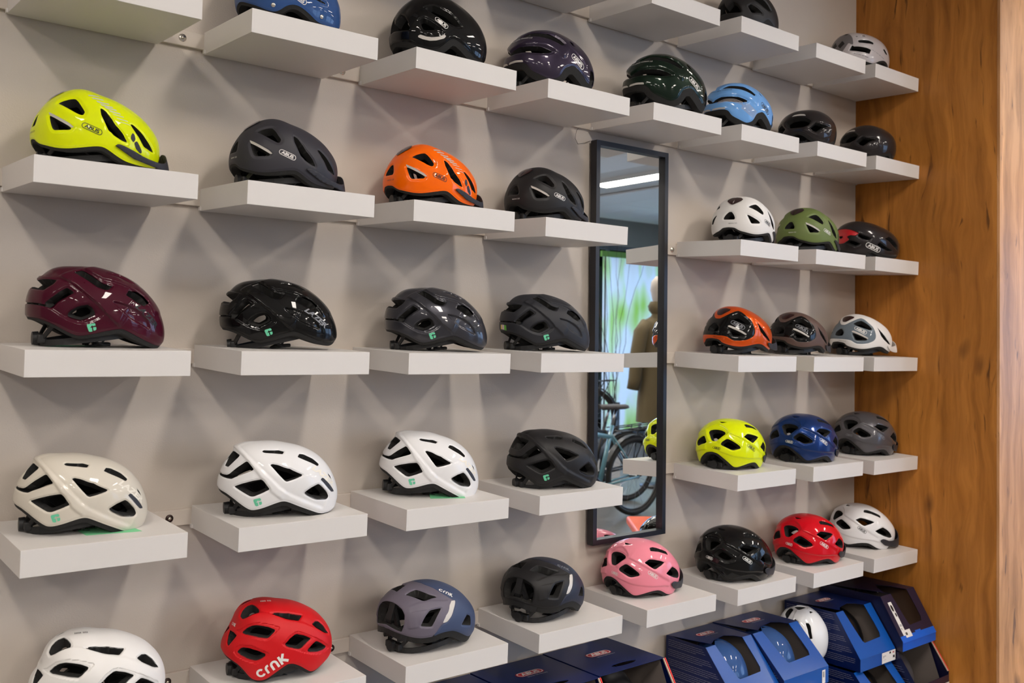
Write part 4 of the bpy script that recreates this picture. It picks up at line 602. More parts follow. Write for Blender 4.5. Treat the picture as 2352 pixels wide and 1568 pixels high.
SPEC = {
 'A': dict(vents=[('v1', 9*mm, 3.2*mm), ('v2', 8*mm, 3*mm), ('v3', 7*mm, 2.4*mm), ('v4', 5*mm, 2.2*mm), ('v5', 5*mm, 2*mm)], pockets=[], patches=[('vent_inlay', 'ins1', .0004), ('vent_inlay', 'ins2', .0004), ('reflector', 'bar', .0006), ('rear_light', 'light', .0022)], visor=(.075, .034, .012, .070), band=.008),
 'B': dict(vents=[('v1', 5*mm, 3*mm), ('v2', 5*mm, 3*mm), ('v3', 5*mm, 3*mm), ('v4', 4*mm, 2.5*mm), ('v5', 4*mm, 2*mm), ('slot', 2*mm, 1.5*mm)], pockets=[('pocket', 5.5*mm, 5*mm), ('pocket2', 4*mm, 4*mm)], steps=[('stepA', 6*mm, 2.6*mm, .055), ('stepB', -4.5*mm, 3*mm, .03), ('stepC', -4*mm, 3*mm, .03), ('stepD', 5*mm, 2.6*mm, .04)], band=.008),
 'C': dict(vents=[('v1', 4*mm, 2.4*mm), ('v2', 4*mm, 2.4*mm), ('v3', 4*mm, 2*mm), ('v4', 4*mm, 2.4*mm), ('v5', 4*mm, 2*mm), ('v6', 4*mm, 2*mm), ('v7', 4*mm, 2.4*mm), ('v9', 3*mm, 1.5*mm)], steps=[('stepA', 4*mm, 4*mm, .035), ('stepB', -4*mm, 4*mm, .03)], patches=[('vent_inlay', 'pad', .0004)], band=.010),
 'D': dict(vents=[('v1', 6*mm, 1.6*mm), ('v2', 6*mm, 1.6*mm), ('v3', 5*mm, 1.6*mm), ('v4', 5*mm, 1.6*mm), ('v5', 4*mm, 1.6*mm), ('v6', 7*mm, 3*mm), ('v7', 6*mm, 3*mm), ('v8', 6*mm, 2.5*mm)], pockets=[('g1', 2.4*mm, 2.2*mm), ('g2', 2.4*mm, 2.2*mm), ('g3', 2.4*mm, 2.2*mm)], steps=[('ridge', -3.5*mm, 7*mm, .03)], band=.007),
 'E': dict(vents=[('v1', 5*mm, 2.6*mm), ('v2', 5*mm, 2.6*mm), ('v3', 5*mm, 2.4*mm), ('v4', 4*mm, 2*mm), ('v5', 3*mm, 1.2*mm)], grooves=[('line', 1.8*mm, 1.5*mm)], openg=('line',), steps=[('c1', -2.4*mm, 3*mm, .02), ('c2', 2.4*mm, 3*mm, .02), ('c3', -1.8*mm, 5*mm, .02)], panel='front', patches=[('reflector', 'strip', .0005)], band=.016),
 'F': dict(vents=[('v1', 8*mm, 3.4*mm), ('v2', 5*mm, 2.6*mm), ('v3', 5*mm, 2.6*mm), ('v4', 5*mm, 2.6*mm), ('v5', 5*mm, 2*mm), ('v6', 4*mm, 2*mm)], steps=[('stepA', 5*mm, 5*mm, .022), ('stepB', 4*mm, 5*mm, .025), ('stepC', 4*mm, 4*mm, .025)], visor=(.080, .026, .012, .100), band=.011),
 'G': dict(vents=[('v1', 6*mm, 2.6*mm), ('v2', 6*mm, 2.6*mm), ('v3', 6*mm, 2.4*mm), ('v4', 5*mm, 2.4*mm)], panel='panel', pockets=[('panel', 1.6*mm, 4*mm)], patches=[('reflector', 'bar', .0006), ('rear_light', 'light', .0006)], visor=(.080, .062, .012, .085), band=.010),
 'H': dict(vents=[('v1', 6*mm, 3.5*mm), ('v2', 7*mm, 4*mm), ('v3', 3*mm, 1.5*mm), ('v4', 3*mm, 1.5*mm)], steps=[('stepA', 5*mm, 8*mm, .03), ('stepB', 2.5*mm, 5*mm, .03)], patches=[('reflector', 'bar', .0005)], band=.020),
 'I': dict(vents=[('v1', 6*mm, 3*mm), ('v2', 6*mm, 3*mm), ('v3', 4*mm, 2*mm)], patches=[('reflector', 'smile', .0005)], band=.016),
 'J': dict(vents=[('v1', 7*mm, 3*mm), ('v2', 7*mm, 3.5*mm)], steps=[('stepA', 3.5*mm, 6*mm, .02)], patches=[('reflector', 'bar', .0005)], band=.014),
 'K': dict(vents=[('v1', 4*mm, 2.5*mm), ('v2', 4*mm, 2.5*mm), ('v3', 4*mm, 2.5*mm), ('v4', 4*mm, 2*mm), ('v5', 3*mm, 1.5*mm)], panel='red', pockets=[('red', 4*mm, 3*mm)], band=.009),
 'L': dict(vents=[('v1', 5*mm, 2.5*mm), ('v2', 5*mm, 3*mm), ('v3', 4*mm, 2*mm), ('v4', 3*mm, 1.5*mm), ('v5', 2*mm, 1*mm), ('v6', 2*mm, 1*mm)], panel='grey', patches=[('emblem', 'dia', .0006)], band=.008),
 'N': dict(vents=[('v1', 5*mm, 2.5*mm), ('v2', 5*mm, 2.5*mm)], patches=[], band=.010),
}
# front half of the two-tone aero helmet: the seam line closed round the front
CH['E']['front'] = [p for p in CH['E']['line']] + [[-.2, -.5], [.3, -.8], [.9, -.9], [1.6, -.4], [1.6, .4], [1.2, 1.0], [.6, 1.5], [.0, 1.55], [-.12, 1.3]]
for key in ('panel',):
    pass
CH['F']['visor'] = [(.141, -.144), (.208, -.114), (.40, -.18), (.62, -.12), (.85, -.02), (1.05, .03), (1.05, -.27), (.80, -.30), (.55, -.31), (.376, -.282), (.267, -.255), (.156, -.175)]
CH['G']['visor'] = [(.2, -.115), (.42, -.165), (.62, -.12), (.85, -.03), (1.05, .0), (1.05, -.27), (.75, -.28), (.501, -.283), (.258, -.192)]
CH['A']['visor'] = [(.069, -.115), (.116, -.093), (.253, -.141), (.406, -.202), (.542, -.227), (.70, -.215), (.86, -.14), (1.05, -.12), (1.05, -.38), (.813, -.345), (.306, -.243), (.19, -.183), (.114, -.14)]
TYPES = {}
def helmet_type(k):
    if k not in TYPES: TYPES[k] = Type(k, SPEC[k]); TYPES[k].build()
    return TYPES[k]
# --- materials
foam = mat('foam_liner', (.012, .0115, .011, 1), .85, noise=.6, nscale=900, bump=.5, bscale=700)
black_plastic = mat('black_plastic', (.010, .010, .011, 1), .5, bump=.05)
visor_m = mat('visor_plastic', lin(38, 38, 46), .55)
refl_m = mat('reflective_tape', lin(205, 200, 194), .35, noise=.05, nscale=2500)
strap_m = mat('black_webbing', (.012, .012, .013, 1), .8)
light_m = mat('rear_light_lens', (.022, .003, .004, 1), .12, coat=.6); red_lens = mat('red_lens', (.25, .006, .01, 1), .15, coat=1)
mint = mat('mint_print', lin(105, 205, 165), .5)
def gloss(name, c, metal=0): return mat(name, lin(*c), .45 if not metal else .28, metal=metal, spec=.06, coat=.6, coat_rough=.02)
def matte(name, c): return mat(name, lin(*c), .5, spec=.35)
PAINT = {
 'yellow': gloss('fluorescent_yellow_paint', (222, 236, 0)), 'orange': gloss('bright_orange_paint', (255, 108, 0)),
 'charcoal': matte('charcoal_matte', (50, 49, 56)), 'mblack': matte('black_matte', (30, 29, 31)), 'mwhite': matte('white_matte', (232, 230, 228)),
 'olive': matte('olive_green_matte', (104, 120, 66)), 'maroon': gloss('maroon_paint', (66, 8, 30)), 'black': gloss('black_paint', (8, 8, 9)),
 'titan': gloss('graphite_metallic', (58, 58, 64), .35), 'slate': matte('slate_black_matte', (38, 39, 45)), 'beige': gloss('ivory_paint', (212, 205, 192)),
 'white': gloss('white_paint', (232, 232, 234)), 'mred': matte('red_matte', (205, 12, 22)), 'violetgrey': matte('violet_grey_matte', (104, 98, 112)),
 'navy': matte('night_blue_matte', (62, 74, 104)), 'darknavy': matte('black_blue_matte', (38, 42, 58)), 'pink': gloss('pink_paint', (240, 140, 158)),
 'blue': gloss('blue_metallic', (22, 52, 110), .4), 'greymet': gloss('grey_metallic', (88, 86, 90), .3), 'red': gloss('red_paint', (208, 8, 28)),
 'copper': gloss('copper_orange_metallic', (214, 82, 18), .35), 'brown': matte('brown_metallic', (92, 72, 66)), 'greyblue': gloss('blue_grey_paint', (108, 120, 130)),
 'purple': gloss('aubergine_metallic', (52, 44, 62), .3), 'dgreen': gloss('dark_green_metallic', (14, 32, 22), .3), 'sky': gloss('sky_blue_paint', (112, 168, 232)),
 'tblack': gloss('titanium_black_paint', (44, 40, 41), .2), 'silver': mat('silver_white_paint', lin(198, 192, 194), .32, coat=.6), 'mgrey': mat('mid_grey_paint', lin(112, 108, 110), .4, coat=.3),
 'steelblue': gloss('steel_blue_paint', (52, 84, 138)), 'redpanel': mat('red_panel', lin(200, 4, 26), .4, coat=.4),
}
ink_w = mat('white_print', lin(232, 230, 226), .45); ink_b = mat('black_print', lin(12, 12, 14), .45); ink_g = mat('grey_print', lin(120, 122, 128), .45); ink_faint = mat('ivory_print', lin(236, 230, 218), .4); ink_k = mat('dark_gloss_print', lin(10, 10, 12), .45)
ART = {}
def art(T, name, kind, a, b, length, both=True, word=None, rot=0, bold=.03, shear=0, sx=1.0):
    k = (T.key, name, kind, word, tuple(a), tuple(b), rot, round(length, 4))
    k = k+(both,)
    if k not in ART:
        A = {'pill': lambda: pill_art(word or 'ABUS'), 'word': lambda: word_art(word, bold, shear, sx), 'crnk': crnk_art, 'mark': mark_art}[kind]()
        ART[k] = art_mesh(T.key+name, T, A, a, b, length, both=both, rot=rot)
    return ART[k]
def chart_len(T, a, b):
    ts = np.linspace(0, 1, 12)[:, None]; uv = np.array(a)*(1-ts)+np.array(b)*ts; r = np.hypot(*uv.T); uv = uv*np.minimum(1, .999/np.maximum(r, 1e-9))[:, None]
    return float(np.linalg.norm(np.diff(T.d.S(*uv.T), axis=0), axis=1).sum())
# --- fittings under the shell, shared by all
_fit = {}
def fittings(T):
    if T.key in _fit: return _fit[T.key]
    L = float(T.d.R[0]); W = T.d.W*.72
    bm = bmesh.new(); pts = []
    for k in range(25):
        a = math.radians(-62+k*(304/24)+90+0); a = math.radians(28+k*(304/24))
        x = L*.80*math.cos(a); y = W*math.sin(a); z = .022+.016*math.cos(a)*1.0
        pts.append((x, y, max(z, .008)))
    tube(bm, pts, 0, flat=(.003, .014)); ring = mesh_of(bm); ring.materials.append(black_plastic)
    bm = bmesh.new(); xr = -L*.80
    for sy_ in (-1, 1):
        tube(bm, [(xr+.02, sy_*.045, .045), (xr+.006, sy_*.03, .022), (xr, sy_*.012, .014)], 0, flat=(.003, .010))
    box(bm, xr-.006, xr+.012, -.030, .030, .006, .026, None, .004)
    cradle = mesh_of(bm); cradle.materials.append(black_plastic)
    bm = bmesh.new(); cyl(bm, (xr-.002, 0, .0165), (xr-.014, 0, .0165), .0155, .0145, 24); dial = mesh_of(bm); dial.materials.append(black_plastic)
    bm = bmesh.new()
    for sy_ in (-1, 1):
        y = sy_*W*.86
        tube(bm, [(.035, y, .052), (.020, y*.98, .03), (.005, y*.9, .010), (-.01, y*.7, .0035), (-.015, y*.2, .0028)], 0, flat=(.014, .0015))
        tube(bm, [(-.055, y, .05), (-.03, y*.99, .028), (.0, y*.93, .009), (.012, y*.8, .0035)], 0, flat=(.012, .0015))
    strap = mesh_of(bm); strap.materials.append(strap_m)
    bm = bmesh.new(); box(bm, -.008, .030, -W*.42, -W*.16, .0018, .010, None, .002); buckle = mesh_of(bm); buckle.materials.append(black_plastic)
    _fit[T.key] = (ring, cradle, dial, strap, buckle); return _fit[T.key]
def pose_matrix(x, y, z, yw, s=1.0, pt=0.0, ti=TI):
    Rx = Matrix.Rotation(ti, 4, 'X'); Rz = Matrix.Rotation(yw, 4, 'Z'); Ry = Matrix.Rotation(-pt, 4, 'Y')
    return Matrix.Translation((x, y, z)) @ Rx @ Rz @ Ry @ Matrix.Scale(s, 4)
def put_art(name, T, parent, m, *a, **k):
    if k.get('both', True):
        k['both'] = False; put(name, art(T, name, *a, **k), parent, m); k['both'] = 'far'; put(name, art(T, name, *a, **k), parent, m)
    else: put(name, art(T, name, *a, **k), parent, m)
def put(name, me, parent, m=None):
    o = D.objects.new(name, me); C.objects.link(o); o.parent = parent
    if m is not None:
        if not me.materials: me.materials.append(m)
        o.material_slots[0].link = 'OBJECT'; o.material_slots[0].material = m
    return o
def helmet(key, mw, label, group, paint, panel=None, inks=None, kit=True, liner=None, name='bicycle_helmet'):
    T = helmet_type(key); r = empty(name, mw=mw); tag(r, label, 'helmet', group); shell_o = None
    for nm, me in T.out:
        m = {'shell': PAINT.get(paint), 'side_panel': PAINT.get(panel or paint), 'front_shell': PAINT.get(panel or paint), 'liner': liner or foam, 'vent_inlay': visor_m, 'reflector': refl_m, 'rear_light': light_m, 'emblem': ink_b,
             'visor': (PAINT['mwhite'] if key == 'G' and paint == 'mwhite' else visor_m)}[nm]
        if nm == 'reflector' and inks and inks.get('nobar'): continue
        o = put(nm, me, r, m)
        if nm == 'shell': shell_o = o
        if nm == 'visor' and 'so' not in me: 
            md = o.modifiers.new('thick', 'SOLIDIFY'); md.thickness = .0022; md.offset = 1
    if kit:
        ring, cradle, dial, strap, buckle = fittings(T)
        put('head_ring', ring, r); cd = put('cradle', cradle, r); put('adjuster_dial', dial, cd); st = put('chin_strap', strap, r); put('buckle', buckle, st)
    ink = (inks or {}).get('ink', ink_w)
    ch = T.ch
    if 'pill' in ch and (inks or {}).get('pill', True):
        put_art('logo', T, r, (inks or {}).get('pink', ink), 'pill', ch['pill'][0], ch['pill'][1], chart_len(T, *ch['pill']))
    if 'pill2' in ch: put_art('rear_logo', T, r, (inks or {}).get('pill2', ink), 'pill', (-.999, .02), (-.85, .0), .030, both=False)
    if 'mark' in ch: 
        c = ch['mark'][0]; put_art('mint_mark', T, r, mint, 'mark', (c[0]-.05, c[1]-.012), (c[0]+.05, c[1]+.012), .0175)
    if key in 'BC': 
        put_art('wordmark', T, r, (inks or {}).get('word', ink), 'word', ch['text'][0], ch['text'][1], chart_len(T, *ch['text'])*.98, word='LAZER', bold=.045, shear=.25, sx=1.35)
    if key == 'D':
        put_art('wordmark', T, r, ink, 'crnk', ch['text'][0], ch['text'][1], chart_len(T, *ch['text'])*1.18)
        put_art('rear_wordmark', T, r, ink, 'crnk', ch['text2'][0], ch['text2'][1], .026, both=False)
        put_art('spec_print', T, r, (inks or {}).get('spec', ink), 'word', (-.36, .86), (-.24, .90), .026, word='IIIII IIII', bold=.01, both=False)
    if key == 'E':
        put_art('wordmark', T, r, ink, 'crnk', ch['text'][0], ch['text'][1], chart_len(T, *ch['text'])*1.05)
    if key == 'A':
        put_art('model_print', T, r, ink, 'word', ch['text'][0], ch['text'][1], chart_len(T, *ch['text'])*1.5, word='URBAN-I 3.0', bold=.0, sx=1.3, both=False)
        lc = np.mean(ch['light'], 0); put_art('light_frame', T, r, red_lens, 'pill', (lc[0]-.05, lc[1]-.05), (lc[0]+.05, lc[1]+.05), .016, word='V', both=False)
    if key == 'G':
        put_art('model_print', T, r, ink_b, 'word', (-.95, -.09), (-.80, -.095), .036, word='URBAN-I 3.0 ACE', bold=.0, sx=1.3, both=False)
        put_art('front_print', T, r, ink_b, 'word', (.30, .66), (.56, .48), .052, word='ACE', bold=.03, sx=1.6, both=True)
    if key == 'H': put_art('model_print', T, r, ink, 'word', ch['text'][0], ch['text'][1], chart_len(T, *ch['text'])*.95, word='ABUS / HYBAN 2.0', bold=.01, sx=1.1)
    if key == 'L':
        for q, (a, b) in enumerate((ch['line1'], ch['line2'])): put_art('side_print', T, r, ink_g if q else ink_b, 'word', a, b, chart_len(T, a, b)*.9, word='-- - --- -- ----', bold=.02)
    if inks and inks.get('stripes'):
        put('reflective_hatch', stripes_mesh(T), r, mat('silver_hatch', lin(198, 196, 190), .4))['kind'] = 'stuff'
    return r
_st = {}
def stripes_mesh(T):
    if T.key in _st: return _st[T.key]
    V = []; Fc = []
    Ls, Rs = T.ch['stripesL'], T.ch['stripesR']
    for k, (l, r_) in enumerate(zip(Ls, Rs)):
        l, r_ = np.array(l), np.array(r_); w = .024 if k < 6 else (.016 if k < 8 else .011)
        for sgn in (1, -1):
            b = len(V); n = 5
            for j in range(n):
                p = l+(r_-l)*j/(n-1)
                for dv in (np.array((0.0, .0)), np.array((w*.6, -w))):
                    q = T.P(np.array([p+dv]), .0005)[0]; V.append(q*[1, sgn, 1])
            for j in range(n-1): f = (b+2*j, b+2*j+1, b+2*j+3, b+2*j+2); Fc.append(f if sgn < 0 else f[::-1])
    me = D.meshes.new('st'); me.from_pydata([tuple(v) for v in V], [], Fc); _st[T.key] = me; return me

# ------------------------------------------------------------------ helmets on the shelves
G3 = 'city helmets with short visor on the third row'; G4 = 'road helmets on the fourth row'; G5 = 'road helmets on the fifth row'; GV = 'vented helmets with black visor at the right'; GT = 'helmets on the upper rows'
KB = dict(ink=ink_b); KF = dict(ink=ink_faint, word=ink_faint)
HELMETS = [
 ('A', 1.2061, -.1208, 1.4735, -.068, 1, 0, 'yellow', None, dict(ink=ink_b, stripes=True), 'fluorescent yellow city helmet with silver hatching, first on the third row', G3),
 ('A', 1.6633, -.1429, 1.4721, -.09, 1, 0, 'charcoal', None, None, 'matte charcoal city helmet with white outlined logo, between the yellow and orange ones', G3),
 ('A', 2.138, -.116, 1.474, -.078, 1.015, .015, 'orange', None, dict(ink=ink_b, stripes=True), 'bright orange city helmet with silver hatching on the third row', G3),
 ('A', 2.5771, -.1164, 1.4685, .017, .975, .023, 'mblack', None, None, 'matte black city helmet just left of the tall mirror, third row', G3),
 ('A', 3.5677, -.1313, 1.4703, .256, 1, 0, 'mwhite', None, dict(ink=ink_b, nobar=True), 'matte white city helmet with dark red rear light, right of the mirror', G3),
 ('A', 3.979, -.1362, 1.4664, .028, 1, -.022, 'olive', None, None, 'olive green city helmet beside the white one on the third row', G3),
 ('B', 1.2056, -.1414, 1.0705, -.079, 1, 0, 'maroon', None, dict(word=ink_k), 'glossy maroon road helmet with mint mark, first on the fourth row', G4),
 ('B', 1.6609, -.1380, 1.0689, -.40, .985, .10, 'black', None, dict(word=ink_g), 'glossy black road helmet tipped up at the nose, second on the fourth row', G4),
 ('B', 2.1428, -.1459, 1.0645, -.408, 1, .06, 'titan', None, dict(word=ink_k), 'glossy dark grey metallic road helmet, third on the fourth row', G4),
 ('B', 2.5661, -.1328, 1.0648, -.365, .986, .035, 'slate', None, dict(word=ink_k), 'matte slate black road helmet with a yellow and green rear sticker', G4),
 ('C', 1.1812, -.1388, .6617, -.122, 1, 0, 'beige', None, KF, 'ivory glossy road helmet with green hang tags under it', G5),
 ('C', 1.6531, -.1576, .6549, -.25, 1.064, .05, 'white', None, dict(word=ink_faint), 'glossy white road helmet second on the fifth row, no tags showing', G5),
 ('C', 2.1389, -.1149, .653, -.399, 1.039, -.04, 'white', None, dict(word=ink_faint), 'glossy white road helmet with a mint green tag lying in front', G5),
 ('C', 2.5779, -.1656, .6437, -.272, 1.047, .07, 'mblack', None, dict(word=ink_k), 'matte black road helmet on the fifth row in front of the mirror edge', G5),
 ('D', 1.2241, -.1600, .2457, -.183, 1.028, .02, 'mwhite', None, dict(spec=ink_b), 'matte white vented helmet cut off by the bottom left of the photo', 'vented helmets on the lowest row'),
 ('D', 1.6682, -.1385, .2446, -.22, 1, 0, 'mred', None, None, 'matte red vented helmet with large white lettering on the lowest row', 'vented helmets on the lowest row'),
 ('E', 2.1115, -.1632, .2394, .123, 1, 0, 'violetgrey', 'navy', None, 'two tone violet grey and blue aero helmet on the lowest row', 'aero helmets on the lowest row'),
 ('E', 2.5641, -.1434, .2417, .252, .997, .007, 'mblack', 'darknavy', dict(ink=ink_g), 'matte black aero helmet with white side reflector on the lowest row', 'aero helmets on the lowest row'),
 ('F', 3.0296, -.1213, .2379, -.04, 1, 0, 'pink', None, None, 'glossy pink vented helmet below the mirror', GV),
 ('F', 3.492, -.1409, .6351, .162, 1, 0, 'yellow', None, dict(ink=ink_b), 'fluorescent yellow vented helmet on the fifth row right of the mirror', GV),
 ('F', 3.9351, -.1547, .6303, .083, 1.044, 0, 'blue', None, None, 'metallic dark blue vented helmet beside the yellow one', GV),
 ('F', 4.4175, -.131, .6246, -.041, 1.015, -.03, 'greymet', None, dict(ink=ink_g), 'glossy grey vented helmet on the fifth row against the wood pillar', GV),
 ('F', 3.4837, -.1618, .2303, -.09, 1.05, -.02, 'black', None, None, 'glossy black vented helmet with white logo on the lowest row', GV),
 ('F', 3.9771, -.1506, .2243, -.058, 1.04, .014, 'red', None, None, 'glossy red vented helmet with white logo on the lowest row', GV),
 ('F', 4.4216, -.1128, .2248, -.574, .99, -.03, 'white', None, dict(ink=ink_b), 'glossy white vented helmet with black visor at the end of the lowest row', GV),
 ('G', 3.5199, -.1441, 1.0553, -.106, 1, 0, 'copper', 'black', dict(ink=ink_g), 'burnt orange helmet with glossy black side panel, fourth row', 'two tone helmets on the fourth row'),
 ('G', 3.9353, -.12, 1.0531, -.042, .95, -.04, 'brown', 'black', dict(ink=ink_g), 'brown metallic helmet with glossy black side panel, fourth row', 'two tone helmets on the fourth row'),
 ('G', 4.3872, -.1298, 1.0495, -.246, .992, .002, 'mwhite', 'greyblue', dict(ink=ink_w), 'white helmet with grey side panel and white visor', 'two tone helmets on the fourth row'),
 ('H', 2.5956, -.1103, 1.8815, -.132, 1, 0, 'purple', None, None, 'glossy dark purple round helmet on the second row', GT),
 ('H', 3.0855, -.1625, 1.8833, -.143, 1.033, -.009, 'dgreen', None, None, 'glossy very dark green round helmet above the mirror', GT),
 ('H', 3.5121, -.1491, 1.8806, -.091, .938, -.003, 'sky', None, dict(ink=ink_b), 'glossy sky blue round helmet with silver stripes on the second row', GT),
 ('I', 2.1607, -.1137, 1.8825, -.101, 1, 0, 'black', None, None, 'large glossy black helmet with curved reflective smile strip', GT),
 ('I', 3.6236, -.1019, 2.2692, .051, .94, .021, 'mblack', None, dict(nobar=True, pill=False), 'matte black helmet cut off by the top of the photo', GT),
 ('J', 3.9803, -.1297, 1.885, .233, 1, 0, 'tblack', None, None, 'glossy black rounded helmet beside the sky blue one', GT),
 ('J', 4.4015, -.1458, 1.8828, -.329, 1.0, -.03, 'tblack', None, None, 'glossy black rounded helmet at the end of the second row', GT),
 ('K', 4.4089, -.1443, 1.4645, -.337, 1, 0, 'tblack', 'redpanel', dict(ink=ink_w), 'glossy black race helmet with red rear panel by the wood pillar', G3),
 ('L', 4.3915, -.1128, 2.2646, -.181, 1, 0, 'silver', 'mgrey', None, 'silver white and grey sports helmet at the end of the top row', GT),
 ('N', 1.6796, -.12, 1.8818, -.001, 1, 0, 'steelblue', None, None, 'glossy steel blue helmet with metal rivets cut off by the top of the photo', GT),
 ('L', 3.07, -.14, 2.2664, -.1, 1, 0, 'silver', 'mgrey', None, 'silver helmet whose lowest edge just shows on the top row', GT),
]
for k, x, y, z, yw, s_, pt, paint, panel, inks, lab, grp in HELMETS:
    r = helmet(k, pose_matrix(x, y, z, yw, s_, pt), lab, grp, paint, panel, inks)
    if k == 'N':
        T = helmet_type('N')
        for c in T.ch['riv']:
            for sg in (1, -1):
                p = T.P(np.array([c]), 0)[0]*[1, sg, 1]; n_ = T.d.N(np.array([c[0]]), np.array([c[1]]))[0]*[1, sg, 1]
                bm = bmesh.new(); mt = Matrix.Translation(Vector(p)) @ Vector(n_).to_track_quat('Z', 'Y').to_matrix().to_4x4() @ Matrix.Diagonal((1, 1, .5, 1))
                bmesh.ops.create_uvsphere(bm, u_segments=16, v_segments=8, radius=.0058, matrix=mt); obj('rivet', bm, steel, r, True)
    if paint == 'slate':
        T = helmet_type('B')
        def strip_patch(nm, a0, a1, m_):
            V = []; Fc = []
            for i in range(5):
                t = a0+(a1-a0)*i/4
                for v in (.055, -.040): V.append(T.P(np.array([(t, v+(.0 if t < -.9 else (t+.9)*-.15))]), .0008)[0])
            for i in range(4): Fc.append((2*i, 2*i+1, 2*i+3, 2*i+2))
            me = D.meshes.new('s'); me.from_pydata([tuple(v) for v in V], [], Fc); o = put(nm, me, r, m_)
        strip_patch('sticker', -.985, -.95, mat('sticker_yellow', lin(235, 205, 30), .5)); strip_patch('sticker', -.95, -.86, mat('sticker_white', lin(225, 222, 216), .5)); strip_patch('sticker', -.86, -.80, mat('sticker_green', lin(90, 165, 50), .5))
        dots = []; fc = []
        for i in range(3):
            for j in range(5):
                c = np.array((-.925+i*.022, .043-j*.017)); b = len(dots)
                for d_ in ((-.006, -.004), (.006, -.004), (.006, .004), (-.006, .004)): dots.append(tuple(T.P(np.array([c+d_]), .0012)[0]))
                fc.append((b, b+1, b+2, b+3))
        me = D.meshes.new('d'); me.from_pydata(dots, [], fc); put('sticker_dots', me, r, mat('sticker_red', lin(190, 40, 50), .5))['kind'] = 'stuff'
    if k == 'H' and paint == 'sky':
        T = helmet_type('H')
        for a, b, n_ in (((-.86, .18), (-.34, .13), 4), ((-.30, .14), (-.03, -.02), 7)):
            V = []; Fc = []
            for q in range(n_):
                base = len(V); off_ = np.array((-.002*q, -.020*q)) if n_ == 4 else np.array((-.012*q, -.019*q)) 
                for i in range(9):
                    t = i/8; p = np.array(a)*(1-t)+np.array(b)*t+off_; p[1] += (.05 if n_ == 4 else .0)*math.sin(PI*t)
                    for dv in (0, -.0085): V.append(tuple(T.P(np.array([p+[0, dv]]), .0004)[0]))
                for i in range(8): Fc.append((base+2*i, base+2*i+1, base+2*i+3, base+2*i+2))
            me = D.meshes.new('s'); me.from_pydata(V, [], Fc); put('reflective_stripes', me, r, mat('silver_stripe', lin(170, 160, 156), .4))['kind'] = 'stuff'
    if paint == 'violetgrey' or (k == 'E'):
        # foam brace in the rear opening
        bm = bmesh.new()
        tube(bm, [(-.118, 0, .135), (-.132, 0, .09), (-.131, 0, .045)], 0, flat=(.022, .012))
        for sy_ in (-1, 1): tube(bm, [(-.122, sy_*.004, .12), (-.124, sy_*.024, .08), (-.120, sy_*.032, .035)], 0, flat=(.010, .012))
        T = helmet_type('E'); arc = [T.d.S(np.array([u]), np.array([v]))[0]+T.d.N(np.array([u]), np.array([v]))[0]*-.004 for u, v in ((-.66, -.13), (-.76, -.11), (-.86, -.09), (-.95, -.07), (-.999, -.06))]
        arc = [Vector(p) for p in arc]; arc += [Vector((p.x, -p.y, p.z)) for p in arc[:-1][::-1]]
        tube(bm, arc, 0, flat=(.006, .022))
        obj('rear_brace', bm, black_plastic, r)
# hang tags lying on the shelves
def tag_card(pts, z0, m_, lab, th=.0006, lift=None):
    bm = bmesh.new(); n = len(pts)
    zf = lambda x, y: z0 + TI*y + .0006
    a = [bm.verts.new((x, y, zf(x, y)+(lift[i] if lift else 0))) for i, (x, y) in enumerate(pts)]
    b = [bm.verts.new((v.co.x, v.co.y, v.co.z+th)) for v in a]
    bm.faces.new(a[::-1]); bm.faces.new(b)
    for i in range(n): bm.faces.new((a[i], a[(i+1) % n], b[(i+1) % n], b[i]))
    o = obj('hang_tag', bm, m_); tag(o, lab, 'tag', 'hang tags under the road helmets'); return o
mintcard = mat('mint_card', lin(120, 205, 150), .5); kraft = mat('kraft_card', lin(190, 140, 90), .7); redcard = mat('red_card', lin(215, 40, 30), .6)
tag_card([(1.150, -.255), (1.235, -.268), (1.285, -.225), (1.19, -.19)], .6617, kraft, 'brown kraft card tag under the ivory helmet')
tag_card([(1.19, -.262), (1.245, -.266), (1.29, -.222), (1.23, -.215)], .6617+.0012, redcard, 'thin red edged card under the green tag of the ivory helmet')
t_ = tag_card([(1.178, -.245), (1.29, -.240), (1.27, -.165), (1.165, -.165)], .6617+.0024, mintcard, 'mint green hang tag sticking out under the ivory helmet', lift=[.0, .001, .006, .006])
tag_card([(2.105, -.225), (2.20, -.238), (2.215, -.215), (2.12, -.195)], .653, kraft, 'kraft paper tag beneath the white helmet with the mint tag')
tag_card([(2.18, -.243), (2.215, -.248), (2.222, -.235), (2.19, -.22)], .653+.0012, redcard, 'small red card corner under the mint tag on the fifth row')
t_ = tag_card([(2.095, -.205), (2.19, -.240), (2.215, -.190), (2.12, -.160)], .653+.0024, mintcard, 'mint green hang tag in front of the third road helmet', lift=[.0, .0, .004, .006])
tag_card([(1.10, -.165), (1.22, -.150), (1.225, -.13), (1.10, -.125)], 1.0763, mintcard, 'pale mint card lying flat under the maroon helmet')

